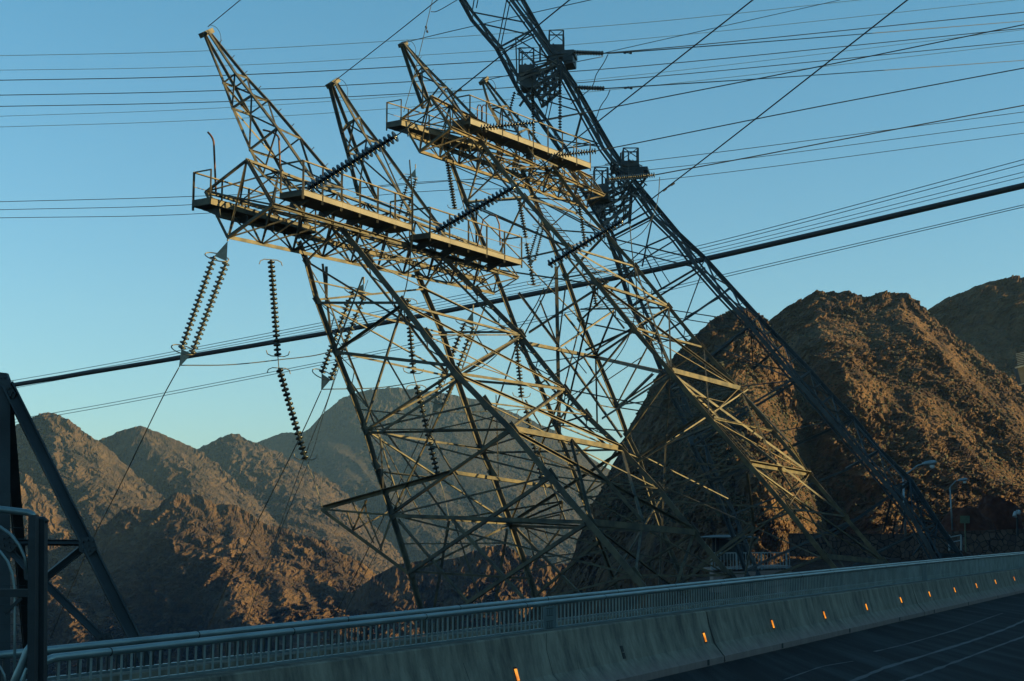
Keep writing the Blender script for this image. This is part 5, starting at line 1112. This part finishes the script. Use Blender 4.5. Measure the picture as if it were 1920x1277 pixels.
# ------------------------------------------------------------------ small things by the road in the distance
def far_things():
    def lamp(label, x0, yb, yt, arm, D, r):
        b, tp = at(x0+5, yb, D), at(x0, yt, D); t = thing('street_lamp', label, 'street lamp', b, 'street lamps on the right')
        mb = MB(); mb.tube([b, tp], [r, r*.7], 10); mb.build('pole', M['lamp'], t, True)
        A = [at(x, y, D) for x, y in arm]; mb = MB(); mb.tube([tp]+A, r*.55, 8); mb.build('arm', M['lamp'], t, True)
        e = A[-1]; k = D/F; s = r/.06
        mb = MB(); mb.lathe(e-Vector((.1, 0, 0)), Vector((1, 0, .12)).normalized(), [(0, 0), (0, .05*s), (.15*s, .10*s), (.45*s, .13*s), (.62*s, .09*s), (.68*s, 0)], 12); hd = mb.build('lamp_head', M['lamp'], t, True)
        mb = MB(); mb.lathe(e+Vector((.38*s, 0, -.06*s)), Vector((0, 0, -1)), [(0, .13*s), (.08*s, .11*s), (.14*s, .05*s), (.15*s, 0)], 12); mb.build('glass_bowl', M['glass'], hd, True)
    lamp('taller street lamp beside the foot of the dark mast, glass bowl hanging from its head', 1693, 1004, 893, [(1706, 884), (1720, 873), (1732, 870)], 92, .085)
    lamp('smaller grey street lamp with angled arm, right of the dark mast', 1781, 994, 914, [(1786, 908), (1792, 902), (1798, 901)], 118, .075)
    D = 100
    t = thing('road_sign', 'greenish back of a rectangular sign on a thin post by the stone wall', 'sign', at(1811, 1035, D))
    mb = MB(); mb.bar(at(1809, 975, D), at(1811, 1035, D), .07); mb.build('post', M['signback'], t)
    mb = MB(); mb.slab([at(1800, 967, D-.1), at(1818, 967, D-.1), at(1818, 981, D-.1), at(1800, 981, D-.1)], Vector((0, 1, 0)), .02); mb.build('sign_panel', M['signback'], t)
    # masonry walls
    def wall(label, x0, yt0, x1, yt1, D0, D1, h, m='wallstone'):
        a, b = at(x0, yt0, D0), at(x1, yt1, D1); mb = MB(); up = Vector((0, 0, 1)); mb.bar(a-up*h/2, b-up*h/2, .5, h); o = mb.build('stone_wall', M[m]); tag(o, label, 'wall')
        mb = MB(); mb.bar(a+up*.04, b+up*.04, .62, .10); mb.build('coping', M[m], o)
    wall('long rough stone wall behind the sign, running to the right edge', 1690, 1003, 1960, 992, 112, 104, 2.2)
    wall('low stone wall behind the golden pylon feet', 1480, 1002, 1690, 1003, 118, 114, 1.8)
    # guard rail section
    t = thing('metal_railing', 'short pale metal railing between the mast foot and the sign', 'railing', at(1802, 1033, 96))
    for x in (1802, 1780):
        mb = MB(); mb.bar(at(x, 1032, 96), at(x, 1003, 96), .09); mb.build('post', M['lamp'], t)
    for y0, y1 in ((1008, 1003), (1018, 1013)):
        mb = MB(); mb.bar(at(1778, y0, 96), at(1802, y1, 96), .07); mb.build('rail', M['lamp'], t)
    # a vehicle glimpsed over the wall: only its pale end shows
    t = thing('parked_vehicle', 'pale nose of a parked vehicle showing just above the stone wall', 'vehicle', at(1851, 1012, 116))
    k = 116/F
    mb = MB(); prof = [(0, 0), (26, 0), (26, 5), (20, 6), (15, 11), (3, 11), (0, 6)]
    base = at(1838, 1008, 116)
    mb.add([base+Vector((x*k*1.1, 0, z*k)) for x, z in prof] + [base+Vector((x*k*1.1, 1.8, z*k)) for x, z in prof], [tuple(range(7))[::-1], tuple(range(7, 14))] + [(i, (i+1) % 7, 7+(i+1) % 7, 7+i) for i in range(7)])
    mb.build('body', M['signback'], t)
    mb = MB(); mb.bar(at(1850, 998, 115.5), at(1855, 1003, 115.5), .22, .14); mb.build('headlight', M['white'], t)
    mb = MB(); mb.bar(at(1845, 996, 115.5), at(1849, 997, 115.5), .2, .12); mb.build('marker_lamp', M['yellow'], t)
    for dx in (5, 21):
        mb = MB(); mb.lathe(base+Vector((dx*k*1.1, -.05, 0)), Vector((0, 1, 0)), [(0, 0), (0, .33), (.2, .33), (.2, 0)], 16); mb.build('wheel', M['dark'], t)
    # signal post with white hoods near the right edge
    t = thing('floodlight_post', 'dark post carrying two white hooded lamps near the right edge', 'light', at(1908, 1000, 98))
    mb = MB(); mb.bar(at(1908, 1005, 98), at(1907, 970, 98), .12); mb.build('post', M['dark'], t)
    for (x, y, s) in ((1904, 966, 1), (1911, 962, .8)):
        p = at(x, y, 98); mb = MB(); mb.lathe(p+Vector((0, 0, .25*s)), Vector((-.25, -.2, -1)).normalized(), [(0, 0), (0, .08*s), (.12*s, .12*s), (.38*s, .16*s), (.38*s, .13*s), (.1*s, 0)], 12); mb.build('lamp_hood', M['white'], t, True)
    mb = MB(); mb.tube([at(1903, 962, 98), at(1907, 957, 98), at(1912, 957, 98), at(1914, 962, 98)], .04, 6); mb.build('arm', M['white'], t)
    # red rubble mounds
    def mound(label, cx, cy, w, h, D, seed):
        c = at(cx, cy, D); k = D/F; n, m_ = 70, 50; P = []
        th = np.linspace(0, 2*math.pi, n); ph = np.linspace(0, math.pi/2*1.15, m_)
        TH, PH = np.meshgrid(th, ph); P = np.stack([np.cos(TH)*np.sin(PH)*w*k, np.sin(TH)*np.sin(PH)*w*k*.8, np.cos(PH)*h*k], -1).reshape(-1, 3)
        per = P.copy(); nz = fbm(per/1.6+seed, 5, .55); nz = nz.reshape(m_, n); nz[:, -1] = nz[:, 0]; nz[0, :] = nz[0, 0]
        P = P*(1+.16*nz.reshape(-1, 1)) + np.array([c.x, c.y, c.z])
        o = grid_mesh('rubble_mound', P, M['redrock'], m_, n); del o['kind']; tag(o, label, 'rock')
    mound('tall dark red rubble mound near the right edge', 1872, 1008, 50, 82, 128, 1); mound('low red rubble mound behind the sign', 1815, 1008, 52, 54, 122, 4)
    # lookout hut with flat roof above a railed terrace
    D = 110
    t = thing('lookout_hut', 'small open hut with wide thin roof seen between the pylon legs', 'hut', at(1365, 1050, D))
    mb = MB(); k = D/F; r0 = at(1362, 1007, D)
    R = [r0+Vector((x*k, y, 0)) for x, y in ((-52, -1.8), (52, -1.8), (52, 2.6), (-52, 2.6))]
    top = r0+Vector((0, .4, 4*k)); T_ = [top+Vector((x*k, y, 0)) for x, y in ((-18, -.5), (18, -.5), (18, .9), (-18, .9))]
    lo = [p-Vector((0, 0, 1.8*k)) for p in R]
    mb.add(R+T_+lo, [(0, 1, 5, 4), (1, 2, 6, 5), (2, 3, 7, 6), (3, 0, 4, 7), (4, 5, 6, 7), (0, 8, 9, 1), (1, 9, 10, 2), (2, 10, 11, 3), (3, 11, 8, 0), (11, 10, 9, 8)]); mb.build('roof', M['woodroof'], t)
    for x in (1338, 1345, 1390, 1398):
        mb = MB(); mb.bar(at(x, 1008, D), at(x, 1050, D), .22); mb.build('post', M['dark'], t)
    mb = MB(); mb.slab([at(1342, 1012, D+2), at(1394, 1012, D+2), at(1394, 1050, D+2), at(1342, 1050, D+2)], Vector((0, 1, 0)), .2); mb.build('back_wall', M['woodroof'], t)
    t = thing('terrace', 'grey concrete terrace with pale metal railing below the small hut', 'terrace', at(1408, 1090, D-3))
    mb = MB(); a, b = at(1334, 1069, D-3), at(1480, 1064, D-3); mb.slab([a, b, at(1480, 1110, D-3), at(1334, 1110, D-3)], Vector((0, 1, 0)), 2.0); mb.build('wall', M['concrete'], t)
    mb = MB(); mb.slab([a+Vector((0, -1, .0)), b+Vector((0, -1, 0)), b+Vector((0, 5, 0)), a+Vector((0, 5, 0))], Vector((0, 0, 1)), .25); mb.build('deck', M['concrete'], t)
    a, b = at(1334, 1037, D-4), at(1480, 1036, D-4); mb = MB(); mb.bar(a, b, .08); mb.bar(a-Vector((0, 0, 1.15)), b-Vector((0, 0, 1.1)), .06); mb.build('top_rail', M['lamp'], t)
    for i in range(26):
        q = lerp(a, b, i/25); mb = MB(); w = .12 if i % 8 == 0 else .04; mb.bar(q, q-Vector((0, 0, 1.25)), w); mb.build('baluster', M['lamp'], t)
    # shed at the right edge high on the slope
    D = 160
    t = thing('hillside_platform', 'slatted steel platform box cut by the right edge, high on the hillside', 'platform', at(1925, 720, D))
    mb = MB(); 
    for i in range(7): mb.bar(at(1905+i*0.5, 664+i*3.2, D), at(1960, 652+i*3.2, D), .08)
    mb.build('slats', M['lamp'], t)
    mb = MB(); mb.slab([at(1904, 690, D), at(1960, 676, D), at(1960, 716, D), at(1912, 722, D)], Vector((0, 1, 0)), 1.2); mb.build('box', M['woodroof'], t)
    mb = MB(); mb.bar(at(1903, 690, D-.8), at(1960, 674, D-.8), .18); mb.bar(at(1910, 722, D-.8), at(1960, 708, D-.8), .14); mb.build('edge_trim', M['lamp'], t)
far_things()

mb = MB(); mb.v = [(x, y, z) for z in (-97, 420) for x, y in ((-2500, -300), (2500, -300), (2500, 2600), (-2500, 2600))]
mb.f = [(3, 2, 1, 0), (4, 5, 6, 7), (0, 1, 5, 4), (1, 2, 6, 5), (2, 3, 7, 6), (3, 0, 4, 7)]
hm = bpy.data.materials.new('haze'); hm.use_nodes = True; hn = hm.node_tree
hn.nodes.remove(hn.nodes['Principled BSDF']); pv = hn.nodes.new('ShaderNodeVolumePrincipled')
pv.inputs['Density'].default_value = 0.00012; pv.inputs['Color'].default_value = (0.35, 0.65, 1.0, 1)
hn.links.new(pv.outputs[0], hn.nodes['Material Output'].inputs['Volume'])
hz = mb.build('haze', hm); hz['kind'] = 'stuff'
